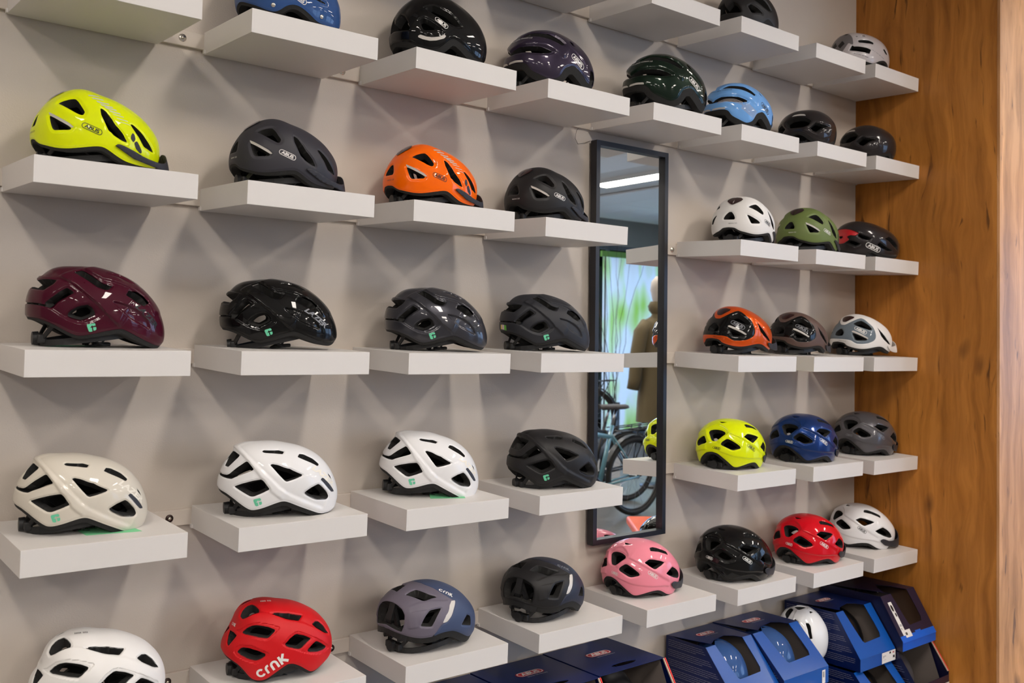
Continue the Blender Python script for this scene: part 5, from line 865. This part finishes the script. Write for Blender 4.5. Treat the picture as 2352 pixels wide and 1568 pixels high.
# ------------------------------------------------------------------ mirror
mr = empty('wall_mirror', (2.891, 0, .390)); tag(mr, 'tall narrow black framed mirror hanging between the shelves', 'mirror')
black_frame = mat('black_frame', lin(24, 23, 30), .38)
W_, H_, fw, fd = .368, 1.407, .0175, .030
bm = bmesh.new()
box(bm, 0, fw, -fd, -.0005, 0, H_); box(bm, W_-fw, W_, -fd, -.0005, 0, H_); box(bm, fw, W_-fw, -fd, -.0005, 0, fw); box(bm, fw, W_-fw, -fd, -.0005, H_-fw, H_)
obj('frame', bm, black_frame, mr)
obj_m = mat('mirror_silver', (.93, .955, .95, 1), 0.0, metal=1)
boxo('mirror_glass', fw-.002, W_-fw+.002, -.014, -.010, fw-.002, H_-fw+.002, obj_m, mr)
bm = bmesh.new(); tube(bm, [(2.853, .008, 1.85), (2.829, .008, 1.825), (2.823, .008, 1.797), (2.836, .008, 1.78), (2.866, .008, 1.786), (2.896, .008, 1.799)], .0007, 5); tag(obj('loose_thread', bm, mat('thread', lin(70, 62, 58), .8)), 'thin loose wire curling at the top left of the mirror', 'wire')

# ------------------------------------------------------------------ helmet cartons under the shelves
card_lit = mat('carton_blue', lin(0, 76, 160), .32, spec=.3, coat=.4, coat_rough=.15); card_top = mat('carton_navy', lin(2, 24, 82), .4, spec=.3, coat=.25, coat_rough=.2)  # carton fronts: navy card brightened, the window's reflection put into the colour
card_dark = mat('carton_night', lin(14, 14, 50), .4, coat=.3, coat_rough=.15); card_grey = mat('carton_inside_grey', lin(120, 110, 104), .8); card_bright = mat('carton_bright_blue', lin(0, 92, 205), .4)
logo_red = mat('logo_red', lin(190, 20, 36), .45); sticker_w = mat('sticker_paper', lin(226, 222, 218), .6); red_edge = mat('red_card_edge', lin(225, 45, 35), .6); raw_edge = mat('raw_card_edge', lin(205, 180, 160), .8)
def poly_mesh(bm, outer, holes=(), flip=False):
    loops = [[Vector(p) for p in outer]]+[[Vector(p) for p in h] for h in holes]; flat = [p for l in loops for p in l]
    vs = [bm.verts.new(p) for p in flat]
    for t in tessellate_polygon(loops):
        try: bm.faces.new([vs[i] for i in t])
        except ValueError: pass
def flat_art(name, A, origin, ex, ey, length, m, parent, lift=.0006):
    V, Fc = A; ex, ey = Vector(ex).normalized(), Vector(ey).normalized(); n = ex.cross(ey); o0 = Vector(origin)+n*lift
    me = D.meshes.new(name); me.from_pydata([tuple(o0+ex*v[0]*length+ey*v[1]*length) for v in V], [], Fc); me.update(); return link(name, me, m, parent)
def rect_art(w, h, cx_=0, cy_=0): return ([(cx_-w/2, cy_-h/2), (cx_+w/2, cy_-h/2), (cx_+w/2, cy_+h/2), (cx_-w/2, cy_+h/2)], [(0, 1, 2, 3)])
def many_rects(rs):
    V = []; Fc = []
    for w, h, x, y in rs:
        b = len(V); v, f = rect_art(w, h, x, y); V += v; Fc.append(tuple(i+b for i in f[0]))
    return V, Fc
def pill_logo(parent, origin, ex, ey, L):
    flat_art('logo_ground', (stadium(1, .31), [tuple(range(len(stadium(1, .31))))]), origin, ex, ey, L, logo_red, parent, .0016)
    V, Fc = pill_art('ABUS'); flat_art('logo', (np.array(V)*.93, Fc), origin, ex, ey, L, ink_w, parent, .0021)
    ey_ = Vector(ey).normalized(); flat_art('slogan', word_art('Security Tech Germany', .0, 0, 1), Vector(origin)-ey_*L*.245+Vector(ex).normalized()*L*.1, ex, ey, L*.75, ink_w, parent, .0018)
def carton(x0, x1, zt, zb, yt, yf, zl, label, group, style='window', y0=0.0, helmet_paint='steelblue', sticker=None, mb=None, mtop=None, hlabel=None):
    w = x1-x0; r = empty('helmet_box', (x0, y0, zb)); tag(r, label, 'box', group); H = zt-zb; mb = mb or card_lit; mtop = mtop or card_top
    yt -= y0; yf -= y0; zl -= zb; B = -.004
    # side profile
    prof = [(B, 0), (B, H), (yt, H), (yf, zl), (yf, 0)]
    for nm, x in (('side_flap', 0), ('side_flap', w)):
        bm = bmesh.new(); poly_mesh(bm, [(x, y, z) for y, z in prof]); s_ = obj(nm, bm, card_top if mb is card_lit else mb, r)
        md = s_.modifiers.new('t', 'SOLIDIFY'); md.thickness = .0018; md.offset = 0
        if x == 0 and style != 'night':
            rs = []; random.seed(int(x0*100))
            # lines of small print on the left side, laid out along y
            for q in range(26):
                if q % 5 == 4: continue
                z_ = H-.012-q*H*.036
                if z_ < .01: break
                ymax = yt if z_ > H else yt-(H-z_)/(H-zl)*(yt-yf) if z_ > zl else yf
                yy = -.015; yend = ymax+.022
                if q % 5 == 3: yend += .05
                while yy > yend:
                    l = random.uniform(.006, .022); l = min(l, yy-yend)
                    rs.append((l, .0016, -(yy-l/2), z_)); yy -= l+.0018
            flat_art('small_print', many_rects(rs), (0, 0, 0), (0, -1, 0), (0, 0, 1), 1, mat('print_grey', lin(128, 128, 150), .6), s_, .0016)
    bm = bmesh.new(); poly_mesh(bm, [(0, B, 0), (w, B, 0), (w, B, H), (0, B, H)]); poly_mesh(bm, [(0, B, .001), (w, B, .001), (w, yf, .001), (0, yf, .001)]); obj('carton_body', bm, card_grey, r)
    tv = Vector((0, yf-yt, zl-H)); sl = tv.length; tv.normalize()
    a, b_ = (w*.20, w*.80) if style != 'night' else (w*.30, w*.78)
    if style in ('window', 'night'):
        dpt = .055 if style == 'window' else .12
        top = [(0, B, H), (w, B, H), (w, yt, H), (b_, yt, H), (b_-.012, yt+dpt*.6, H), (b_-.04, yt+dpt, H), (a+.045, yt+dpt*.72, H), (a-.005, yt+dpt*.25, H), (a, yt, H)]
        bm = bmesh.new(); poly_mesh(bm, top); t_ = obj('top_flap', bm, mtop, r); md = t_.modifiers.new('t', 'SOLIDIFY'); md.thickness = .0016; md.offset = 0
        P_ = lambda x, s_: (x, yt+tv.y*s_*sl, H+tv.z*s_*sl)
        fr = [P_(0, 0), P_(a, 0), P_(a+.012, .40), P_(a+.022, .68), P_(a+.030, .72), P_(b_-.006, .70), P_(b_+.004, .62), P_(b_+.004, .40), P_(b_, 0), P_(w, 0), P_(w, 1), P_(0, 1)]
        bm = bmesh.new(); poly_mesh(bm, fr); f_ = obj('front_flap', bm, mb, r); md = f_.modifiers.new('t', 'SOLIDIFY'); md.thickness = .0016; md.offset = 0
        # pale inner tray seen through the opening
        bm = bmesh.new(); poly_mesh(bm, [(w-.008, -.02, .01), (w-.008, -.02, H-.004), (w-.008, yt-.002, H-.004), (w-.008, yf+.015, zl)]); poly_mesh(bm, [(.008, -.012, .01), (w-.008, -.012, .01), (w-.008, -.012, H-.005), (.008, -.012, H-.005)])
        obj('inner_tray', bm, card_grey, r)
    else:
        slot = [(w*.5+.055*math.cos(t)+(.0), yt+.042+.013*math.sin(t), H) for t in np.linspace(0, 2*PI, 22, endpoint=False)]
        bm = bmesh.new(); poly_mesh(bm, [(0, B, H), (w, B, H), (w, yt, H), (0, yt, H)], [slot]); t_ = obj('top_flap', bm, mtop, r); md = t_.modifiers.new('t', 'SOLIDIFY'); md.thickness = .0016; md.offset = 0
        bm = bmesh.new(); poly_mesh(bm, [(w-.012, -.02, .01), (w-.012, -.02, H-.004), (w-.012, yt+.01, H-.004), (w-.012, yf+.01, .03)]); poly_mesh(bm, [(.012, -.03, .01), (w-.012, -.03, .01), (w-.012, -.03, H-.005), (.012, -.03, H-.005)]); obj('inner_tray', bm, card_grey, r)
        for x, nm in ((w+.001, 'red_edge_strip'), (w-.006, 'raw_edge_strip')):
            bm = bmesh.new(); tube(bm, [(x, yt, H), (x, yf, zl)], 0, flat=(.0045, .004)); obj(nm, bm, red_edge if 'red' in nm else raw_edge, r)
        bm = bmesh.new(); box(bm, 0, w, yf-.001, yf+.001, 0, zl-.015); obj('front_lip', bm, mb, r)
    bm = bmesh.new(); box(bm, 0, w, yf-.0006, yf+.0010, 0, zl); 
    if style != 'open': obj('front_lip', bm, mb if style == 'window' else card_bright, r)
    else: bm.free()
    if style in ('window', 'open'): pill_logo(r, (w*.50, yt*.42, H), (1, .0, 0), (0, 1, 0), w*.36)
    up = Vector((0, 0, 1))
    if sticker == 'front':
        o0 = (w*.80, yf, zl*.5); st = flat_art('sticker', rect_art(1, .42*1.0), o0, (1, 0, 0), up, w*.40, sticker_w, r, .0022)
        flat_art('barcode', many_rects([(.012*(1+i % 2), .10, .31+i*.022, -.05) for i in range(6)]), o0, (1, 0, 0), up, w*.40, ink_b, st, .0026)
        flat_art('pictogram', ([(.06*math.cos(t)+.10, .10+.09*math.sin(t)) for t in np.linspace(0, PI, 9)], [tuple(range(9))]), o0, (1, 0, 0), up, w*.40, ink_b, st, .0026)
        flat_art('small_print', many_rects([(.22, .022, -.32, .07), (.10, .022, -.38, .02), (.18, .01, -.30, -.08)]), o0, (1, 0, 0), up, w*.40, ink_g, st, .0026)
        flat_art('small_logo', (np.array(stadium(.12, .05))+[.34, .12], [tuple(range(len(stadium(.12, .05))))]), o0, (1, 0, 0), up, w*.40, logo_red, st, .0026)
    if sticker == 'barcode':
        o0 = (w*.88, yf, zl*.45); st = flat_art('sticker', rect_art(.42, 1), o0, (1, 0, 0), up, .05, sticker_w, r, .0022)
        flat_art('barcode', many_rects([(.20, .012*(1+i % 2), -.03, .36-i*.035) for i in range(12)]), o0, (1, 0, 0), up, .05, ink_b, st, .0026)
    if sticker == 'night':
        o0 = Vector((w*.15, yt, H))+tv*sl*.55; st = flat_art('sticker', rect_art(.17, 1), o0, (1, 0, 0), -tv, sl*.78, sticker_w, r, .0012)
        ell = lambda cx_, cy_, a_, b2: [(cx_+a_*math.cos(t), cy_+b2*math.sin(t)) for t in np.linspace(0, 2*PI, 16, endpoint=False)]
        for cx_, cy_, a_, b2 in ((-.005, .33, .05, .095), (.03, .14, .032, .058)): flat_art('pictogram', (ell(cx_, cy_, a_, b2), [tuple(range(16))]), o0, (1, 0, 0), -tv, sl*.78, ink_b, st, .0016)
        flat_art('small_print', many_rects([(.10, .018, .0, -.14), (.12, .018, .0, -.17), (.03, .05, -.03, -.25)]), o0, (1, 0, 0), -tv, sl*.78, ink_g, st, .0016)
        st2 = flat_art('sticker', rect_art(.32, .20, .16, -.40), o0, (1, 0, 0), -tv, sl*.78, sticker_w, r, .0016)
        flat_art('barcode', many_rects([(.006*(1+i % 2), .07, .04+i*.014, -.40) for i in range(7)]), o0, (1, 0, 0), -tv, sl*.78, ink_b, st2, .002)
        # bright blue lower edge and tinted window
        o1 = Vector((w*.5, yt, H))+tv*sl*.955; flat_art('blue_edge', many_rects([(1, .10, 0, 0), (.16, .03, .03, .06)]), o1, (1, 0, 0), -tv, w, card_bright, r, .0014)
        bm = bmesh.new(); poly_mesh(bm, [(a, yt+.10, H-.001), (b_, yt+.10, H-.001), (b_, yt, H-.001), (a, yt, H-.001)]); q0 = Vector((a-.003, yt, H-.001)); q1 = q0+tv*sl*.74; q2 = Vector((b_+.006, yt, H-.001))+tv*sl*.74; q3 = Vector((b_+.006, yt, H-.001)); poly_mesh(bm, [q0, q1, q2, q3])
        obj('tinted_window', bm, tint_glass(), r)
    if helmet_paint:
        k = {'steelblue': 'F', 'black': 'F', 'mblack': 'D', 'titan': 'F', 'greymet': 'F'}[helmet_paint]
        s_ = .80*min(1, w/.25)
        mw = Matrix.Translation((x0+w*.46, y0+yf*.50, zb+H*.50)) @ Matrix.Rotation(-PI/2, 4, 'Z') @ Matrix.Rotation(.42, 4, 'Y') @ Matrix.Translation((0, 0, -.060)) @ Matrix.Scale(s_, 4)
        helmet(k, mw, hlabel, 'helmets packed in their boxes', helmet_paint, None, dict(pill=False), kit=False)
    return r
def tint_glass():
    m = D.materials.get('tinted_film')
    if m: return m
    m = D.materials.new('tinted_film'); m.use_nodes = True; nt = m.node_tree; nt.nodes.remove(nt.nodes['Principled BSDF'])
    t = nt.nodes.new('ShaderNodeBsdfTransparent'); t.inputs[0].default_value = (.55, .52, .52, 1); g = nt.nodes.new('ShaderNodeBsdfGlossy'); g.inputs['Roughness'].default_value = .08
    mx = nt.nodes.new('ShaderNodeMixShader'); mx.inputs[0].default_value = .06; nt.links.new(t.outputs[0], mx.inputs[1]); nt.links.new(g.outputs[0], mx.inputs[2]); nt.links.new(mx.outputs[0], nt.nodes['Material Output'].inputs[0]); return m
GB = 'helmet boxes under the shelves'
carton(1.80, 2.085, .045, -.19, -.27, -.36, -.09, 'navy helmet box under the grey aero helmet shelf, far left', GB, 'open', helmet_paint=None)
carton(2.09, 2.385, .048, -.19, -.275, -.36, -.09, 'navy helmet box with red logo, cut off by the bottom edge', GB, 'open', helmet_paint='titan', hlabel='packed helmet barely visible inside the cropped box at bottom centre')
carton(2.69-.302, 2.69-.004, .050, -.19, -.280, -.365, -.09, 'navy helmet box with handle slot, left of the pair', GB, 'open', helmet_paint='titan') if False else None
carton(2.39, 2.686, .050, -.19, -.280, -.365, -.09, 'navy helmet box with handle slot, under the black aero helmet', GB, 'open', helmet_paint='titan', hlabel='packed helmet in the slotted box under the black aero helmet')
carton(2.690, 2.987, .052, -.19, -.276, -.365, -.09, 'navy helmet box with handle slot and red edge, below the pink helmet', GB, 'open', helmet_paint='mblack', hlabel='dark packed helmet in the slotted box below the pink helmet')
carton(3.298, 3.558, .005, -.19, -.190, -.315, -.140, 'blue windowed helmet box with printed side, left of its twin', GB, 'window', helmet_paint='steelblue', hlabel='steel blue helmet seen through the leftmost windowed box', sticker='barcode')
carton(3.562, 3.842, .008, -.19, -.195, -.335, -.128, 'blue windowed helmet box with printed side, beside the loose white helmet', GB, 'window', helmet_paint='steelblue', hlabel='steel blue helmet in the windowed box beside the loose white helmet', sticker='barcode')
carton(4.030, 4.285, .020, -.188, -.245, -.355, -.140, 'blue windowed helmet box with white front sticker, on top of another', GB, 'window', helmet_paint='black', hlabel='glossy black helmet in the windowed box with the white sticker', sticker='front')
carton(4.292, 4.556, .052, -.150, -.285, -.385, -.112, 'night blue box with tinted window and white picture label', GB, 'night', helmet_paint='mblack', hlabel='dark helmet behind the tinted window of the night blue box', sticker='night', mb=card_dark, mtop=card_dark)
carton(4.015, 4.280, -.192, -.398, -.335, -.47, -.345, 'blue windowed helmet box underneath the stickered one', GB, 'window', helmet_paint='black', hlabel='glossy black helmet in the lower box at the bottom edge', y0=-.06)
carton(4.292, 4.560, -.156, -.398, -.365, -.44, -.265, 'open navy box with red edge holding a grey helmet', GB, 'open', helmet_paint='greymet', hlabel='grey helmet standing in the open box with the red edge', y0=-.06, sticker='front', mb=card_dark)
boxo('b', 0, 1, 0, 1, 0, 1, card_grey) if False else None
stand = tag(empty('display_table', (0, 0, FLOOR)), 'low white display plinth carrying the helmet boxes', 'table')
boxo('plinth_top', 1.75, 4.572, -.58, .006, .082, .100, shelf_m, stand, .001); boxo('plinth_body', 1.80, 4.570, -.54, 0, 0, .082, room_white, stand)
riser = tag(empty('riser', (0, 0, -.398)), 'white riser lifting the left row of helmet boxes', 'riser')
boxo('riser_top', 1.78, 3.80, -.39, 0, .194, .2065, shelf_m, riser); boxo('riser_body', 1.82, 3.78, -.37, 0, 0, .194, room_grey, riser)
# loose white helmet standing on its nose between the boxes
mw = Matrix.Translation((3.938, -.170, -.060)) @ Matrix.Rotation(-PI/2+.10, 4, 'Z') @ Matrix.Rotation(.92, 4, 'Y') @ Matrix.Translation((0, 0, -.065)) @ Matrix.Scale(.80, 4)
wh = helmet('F', mw, 'loose white helmet with grey visor standing nose down between the blue boxes', GV, 'white', None, dict(pill=False), kit=False)
for ch_ in wh.children:
    if ch_.name.startswith('visor'): ch_.material_slots[0].material = PAINT['greyblue']

helmet('F', Matrix.Translation((3.907, -.22, -.396)) @ Matrix.Rotation(-PI/2, 4, 'Z') @ Matrix.Scale(.82, 4), 'glossy black helmet under the loose white one, at the bottom edge', GV, 'black', None, dict(pill=False), kit=False)
# ------------------------------------------------------------------ what the mirror shows: bicycles, banner, coat, seat
tyre = mat('tyre_rubber', (.012, .012, .012, 1), .7); alu = mat('bare_aluminium', lin(150, 152, 156), .3, metal=1); bk = mat('black_component', (.015, .015, .017, 1), .4)
def bicycle(x, y, z, colour, label, rz=0, s=1):
    r = empty('bicycle', mw=Matrix.Translation((x, y, z)) @ Matrix.Rotation(rz, 4, 'Z') @ Matrix.Scale(s, 4)); tag(r, label, 'bicycle', 'bicycles standing in the shop')
    R = .345
    for wx in (0, -1.08):
        bm = bmesh.new(); torus(bm, (wx, 0, R), (0, 1, 0), R-.022, .024); t = obj('wheel', bm, tyre, r, True)
        bm = bmesh.new(); torus(bm, (wx, 0, R), (0, 1, 0), R-.048, .010, 40, 8); obj('rim', bm, bk, t, True)
        bm = bmesh.new()
        for k in range(16):
            a = 2*PI*k/16; cyl(bm, (wx+.02*math.cos(a+.6), .02*(-1)**k, R+.02*math.sin(a+.6)), (wx+(R-.05)*math.cos(a), 0, R+(R-.05)*math.sin(a)), .0012, seg=4, cap=False)
        cyl(bm, (wx, -.05, R), (wx, .05, R), .022, seg=14); sp_ = obj('spokes', bm, alu, t); sp_['kind'] = 'stuff'
        bm = bmesh.new(); tube(bm, [(wx+(R+.018)*math.cos(a), 0, R+(R+.018)*math.sin(a)) for a in np.linspace(math.radians(-15 if wx == 0 else 10), math.radians(165 if wx == 0 else 190), 22)], 0, flat=(.055, .003)); obj('mudguard', bm, bk, r)
    bb = (-.43, 0, .29); st = (-.28, 0, .80); hd = (-.86, 0, .84); hb = (-.895, 0, .66)
    bm = bmesh.new()
    for p, q, r0, r1 in ((bb, st, .022, .017), (st, hd, .0, .0), (hb, bb, .030, .032), ((-.855, 0, .80), (-.30, 0, .70), .022, .020), (hd, hb, .024, .024)):
        if r0: cyl(bm, p, q, r0, r1, 14)
    for sg in (-1, 1):
        cyl(bm, (bb[0], sg*.03, bb[2]), (0, sg*.055, R), .013, .009, 8); cyl(bm, (st[0]-.01, sg*.012, st[2]-.08), (0, sg*.055, R), .009, .007, 8); cyl(bm, (hb[0], sg*.045, hb[2]), (-1.08, sg*.055, R), .016, .010, 10)
    obj('frame', bm, colour, r, True)
    bm = bmesh.new(); cyl(bm, st, (-.235, 0, .93), .0145, seg=12); obj('seat_post', bm, alu, r, True)
    bm = bmesh.new(); pr = [(-.02, .018), (.04, .03), (.10, .045), (.17, .075), (.23, .078), (.26, .05)]
    rings = []
    for dx, hw in pr:
        rings.append([bm.verts.new((-.38+dx, yy, .955+zz)) for yy, zz in ((-hw, -.005), (-hw*.8, .015), (0, .022), (hw*.8, .015), (hw, -.005), (0, -.022))])
    for a_, b2 in zip(rings, rings[1:]):
        for k in range(6): bm.faces.new((a_[k], a_[(k+1) % 6], b2[(k+1) % 6], b2[k]))
    bm.faces.new(rings[0][::-1]); bm.faces.new(rings[-1]); obj('saddle', bm, mat('saddle_grey', lin(70, 68, 70), .6), r, True)
    bm = bmesh.new(); cyl(bm, hd, (-.84, 0, .98), .016); tube(bm, [(-.72, -.30, 1.0), (-.80, -.22, 1.02), (-.86, -.08, 1.0), (-.86, .08, 1.0), (-.80, .22, 1.02), (-.72, .30, 1.0)], .012, 8); obj('handlebar', bm, bk, r, True)
    bm = bmesh.new(); cyl(bm, (bb[0], -.06, bb[2]), (bb[0], -.05, bb[2]), .095, seg=28); cyl(bm, (bb[0], -.07, bb[2]), (bb[0]+.13, -.075, bb[2]-.11), .011, seg=8); cyl(bm, (bb[0], .07, bb[2]), (bb[0]-.13, .075, bb[2]+.11), .011, seg=8); box(bm, bb[0]+.09, bb[0]+.17, -.16, -.08, bb[2]-.125, bb[2]-.10); obj('crank', bm, bk, r)
    bm = bmesh.new()
    for sg in (-1, 1):
        tube(bm, [(-.22, sg*.055, .74), (.30, sg*.055, .77)], .006, 6); cyl(bm, (.02, sg*.06, R), (.10, sg*.055, .755), .006, seg=6); cyl(bm, (.01, sg*.06, R), (.22, sg*.055, .76), .006, seg=6)
    for xx in (-.2, 0, .15, .29): cyl(bm, (xx, -.055, .755+xx*.05), (xx, .055, .755+xx*.05), .005, seg=6)
    obj('luggage_rack', bm, bk, r)
    return r
teal = mat('teal_frame_paint', lin(88, 132, 146), .3, coat=.6)
bicycle(7.10, -3.85, FLOOR, teal, 'teal city bicycle with rear rack, seen in the mirror', 0, 1.05)
bicycle(7.62, -4.45, FLOOR, bk, 'black bicycle standing behind the teal one in the mirror', .12)
bicycle(7.95, -5.35, FLOOR+.40, mat('dark_red_paint', lin(70, 14, 20), .35, coat=.5), 'dark bicycle on a raised stand, top of the mirrored bicycles', .2)
pf = tag(empty('podium', (7.6, -5.35, FLOOR)), 'low grey podium carrying the rear bicycle', 'podium'); boxo('podium_top', -1.4, .60, -.30, .30, .36, .398, room_white, pf); boxo('podium_body', -1.36, .56, -.27, .27, 0, .36, room_white, pf)
# banner
bn = D.materials.new('banner_print'); bn.use_nodes = True; nt = bn.node_tree; b = nt.nodes['Principled BSDF']; b.inputs['Roughness'].default_value = .8
tc = nt.nodes.new('ShaderNodeTexCoord'); mp = nt.nodes.new('ShaderNodeMapping'); mp.inputs['Scale'].default_value = (3.2, 3.2, 1.3); no = nt.nodes.new('ShaderNodeTexNoise'); no.inputs['Scale'].default_value = 1.0; no.inputs['Detail'].default_value = 1.5
cr_ = nt.nodes.new('ShaderNodeValToRGB'); e = cr_.color_ramp.elements; e[0].position = .46; e[0].color = (.94, .97, .97, 1); e[1].position = .72; e[1].color = (.42, .72, .10, 1); e2 = e.new(.57); e2.color = (.74, .92, .52, 1)
nt.links.new(tc.outputs['Object'], mp.inputs[0]); nt.links.new(mp.outputs[0], no.inputs['Vector']); nt.links.new(no.outputs[0], cr_.inputs[0]); nt.links.new(cr_.outputs[0], b.inputs['Base Color'])
tl = nt.nodes.new('ShaderNodeBsdfTranslucent'); mx = nt.nodes.new('ShaderNodeMixShader'); mx.inputs[0].default_value = .6; nt.links.new(cr_.outputs[0], tl.inputs[0]); nt.links.new(b.outputs[0], mx.inputs[1]); nt.links.new(tl.outputs[0], mx.inputs[2]); nt.links.new(mx.outputs[0], nt.nodes['Material Output'].inputs[0])
br = tag(empty('banner', (10.12, -7.4, FLOOR)), 'large green and white fabric banner in front of the window', 'banner')
bm = bmesh.new(); n = 40
for i in range(n):
    for j in range(2):
        pass
vv = [[bm.verts.new((1.75*i/n, .018*math.sin(i*.9), z)) for z in (.35, 1.2, 2.0, 2.82)] for i in range(n+1)]
for i in range(n):
    for j in range(3): bm.faces.new((vv[i][j], vv[i+1][j], vv[i+1][j+1], vv[i][j+1]))
obj('banner_cloth', bm, bn, br, True); boxo('banner_rail', -.03, 1.78, -.02, .02, 2.80, 2.88, mat('leaf_green', lin(90, 140, 40), .5), br)
bm = bmesh.new(); cyl(bm, (.04, 0, 0), (.04, 0, 2.8), .015); cyl(bm, (1.72, 0, 0), (1.72, 0, 2.8), .015); obj('banner_post', bm, bk, br)
# bare twigs standing by the window
bm = bmesh.new(); random.seed(4)
for k in range(9):
    a = random.uniform(-.5, .5); p = [Vector((9.9+a*.3, -6.9, FLOOR+.75))]; dx = random.uniform(-.6, .9); 
    for q in range(1, 9): t = q/8; p.append(Vector((9.9+a*.3+dx*t+.25*dx*t*t, -6.9+random.uniform(-.04, .04)+a*.4*t, FLOOR+.75+2.35*t-.5*t*t*abs(dx)*1.3)))
    tube(bm, p, [.0035*(1-.7*i/8)+.0008 for i in range(9)], 5)
tw = tag(empty('twig_vase', (0, 0, 0)), 'tall vase of bare curved twigs near the shop window', 'vase'); obj('twigs', bm, mat('twig_bark', lin(70, 58, 50), .9), tw)['kind'] = 'stuff'
bm = bmesh.new(); cyl(bm, (9.9, -6.9, FLOOR), (9.9, -6.9, FLOOR+.78), .05, .06, 24); obj('vase', bm, bk, tw, True)
# coat on a dress form
cf = tag(empty('coat_form', (8.62, -4.95, FLOOR)), 'olive brown hooded coat on a dress form, seen in the mirror', 'coat')
olive_cloth = mat('olive_cloth', lin(92, 80, 56), .9, bump=.3, bscale=300)
def lathe(bm, prof, sx=1, sy_=1, seg=36, fold=0):
    rings = []
    for rr, z in prof: rings.append([bm.verts.new((sx*rr*math.cos(2*PI*k/seg)*(1+fold*math.sin(k*2.1)*max(0, 1.2-z)), sy_*rr*math.sin(2*PI*k/seg)*(1+fold*math.cos(k*1.7)*max(0, 1.2-z)), z)) for k in range(seg)])
    for A_, B_ in zip(rings, rings[1:]):
        for k in range(seg): bm.faces.new((A_[k], A_[(k+1) % seg], B_[(k+1) % seg], B_[k]))
bm = bmesh.new(); lathe(bm, [(.30, .72), (.29, .95), (.265, 1.2), (.25, 1.4), (.262, 1.6), (.275, 1.74), (.24, 1.82), (.12, 1.88), (.085, 1.93)], 1.0, .62, 36, .05); obj('coat_body', bm, olive_cloth, cf, True)
for sg in (-1, 1):
    bm = bmesh.new(); tube(bm, [(sg*.20, 0, 1.80), (sg*.29, .0, 1.70), (sg*.33, -.02, 1.45), (sg*.35, -.03, 1.2), (sg*.36, -.05, 1.08)], [.075, .085, .078, .07, .068], 16); obj('sleeve', bm, olive_cloth, cf, True)
bm = bmesh.new(); lathe(bm, [(.085, 1.90), (.13, 1.95), (.14, 2.0), (.11, 2.05)], 1, .8); obj('hood', bm, olive_cloth, cf, True)
bm = bmesh.new(); lathe(bm, [(.055, 1.90), (.055, 2.0), (.075, 2.08), (.095, 2.18), (.085, 2.27), (.04, 2.33), (.001, 2.34)], 1, 1.15, 24); obj('form_head', bm, mat('linen_form', lin(170, 160, 150), .8), cf, True)
bm = bmesh.new(); cyl(bm, (0, 0, .02), (0, 0, .8), .018); cyl(bm, (0, 0, 0), (0, 0, .02), .2, seg=30); obj('form_stand', bm, bk, cf, True)
# orange seat
sr = empty('orange_stool', mw=Matrix.Translation((4.65, -1.47, FLOOR)) @ Matrix.Rotation(math.atan2(-.44, .35), 4, 'Z')); tag(sr, 'orange stool with chrome legs, mirrored above the pink helmet', 'stool')
boxo('seat', 0, .50, 0, .40, .455, .505, mat('orange_laminate', lin(240, 92, 30), .35, coat=.3), sr, .012)
for lx in (.05, .45):
    for ly in (.05, .35): bm = bmesh.new(); cyl(bm, (lx, ly, 0), (lx, ly, .457), .012, seg=14); obj('leg', bm, alu, sr, True)
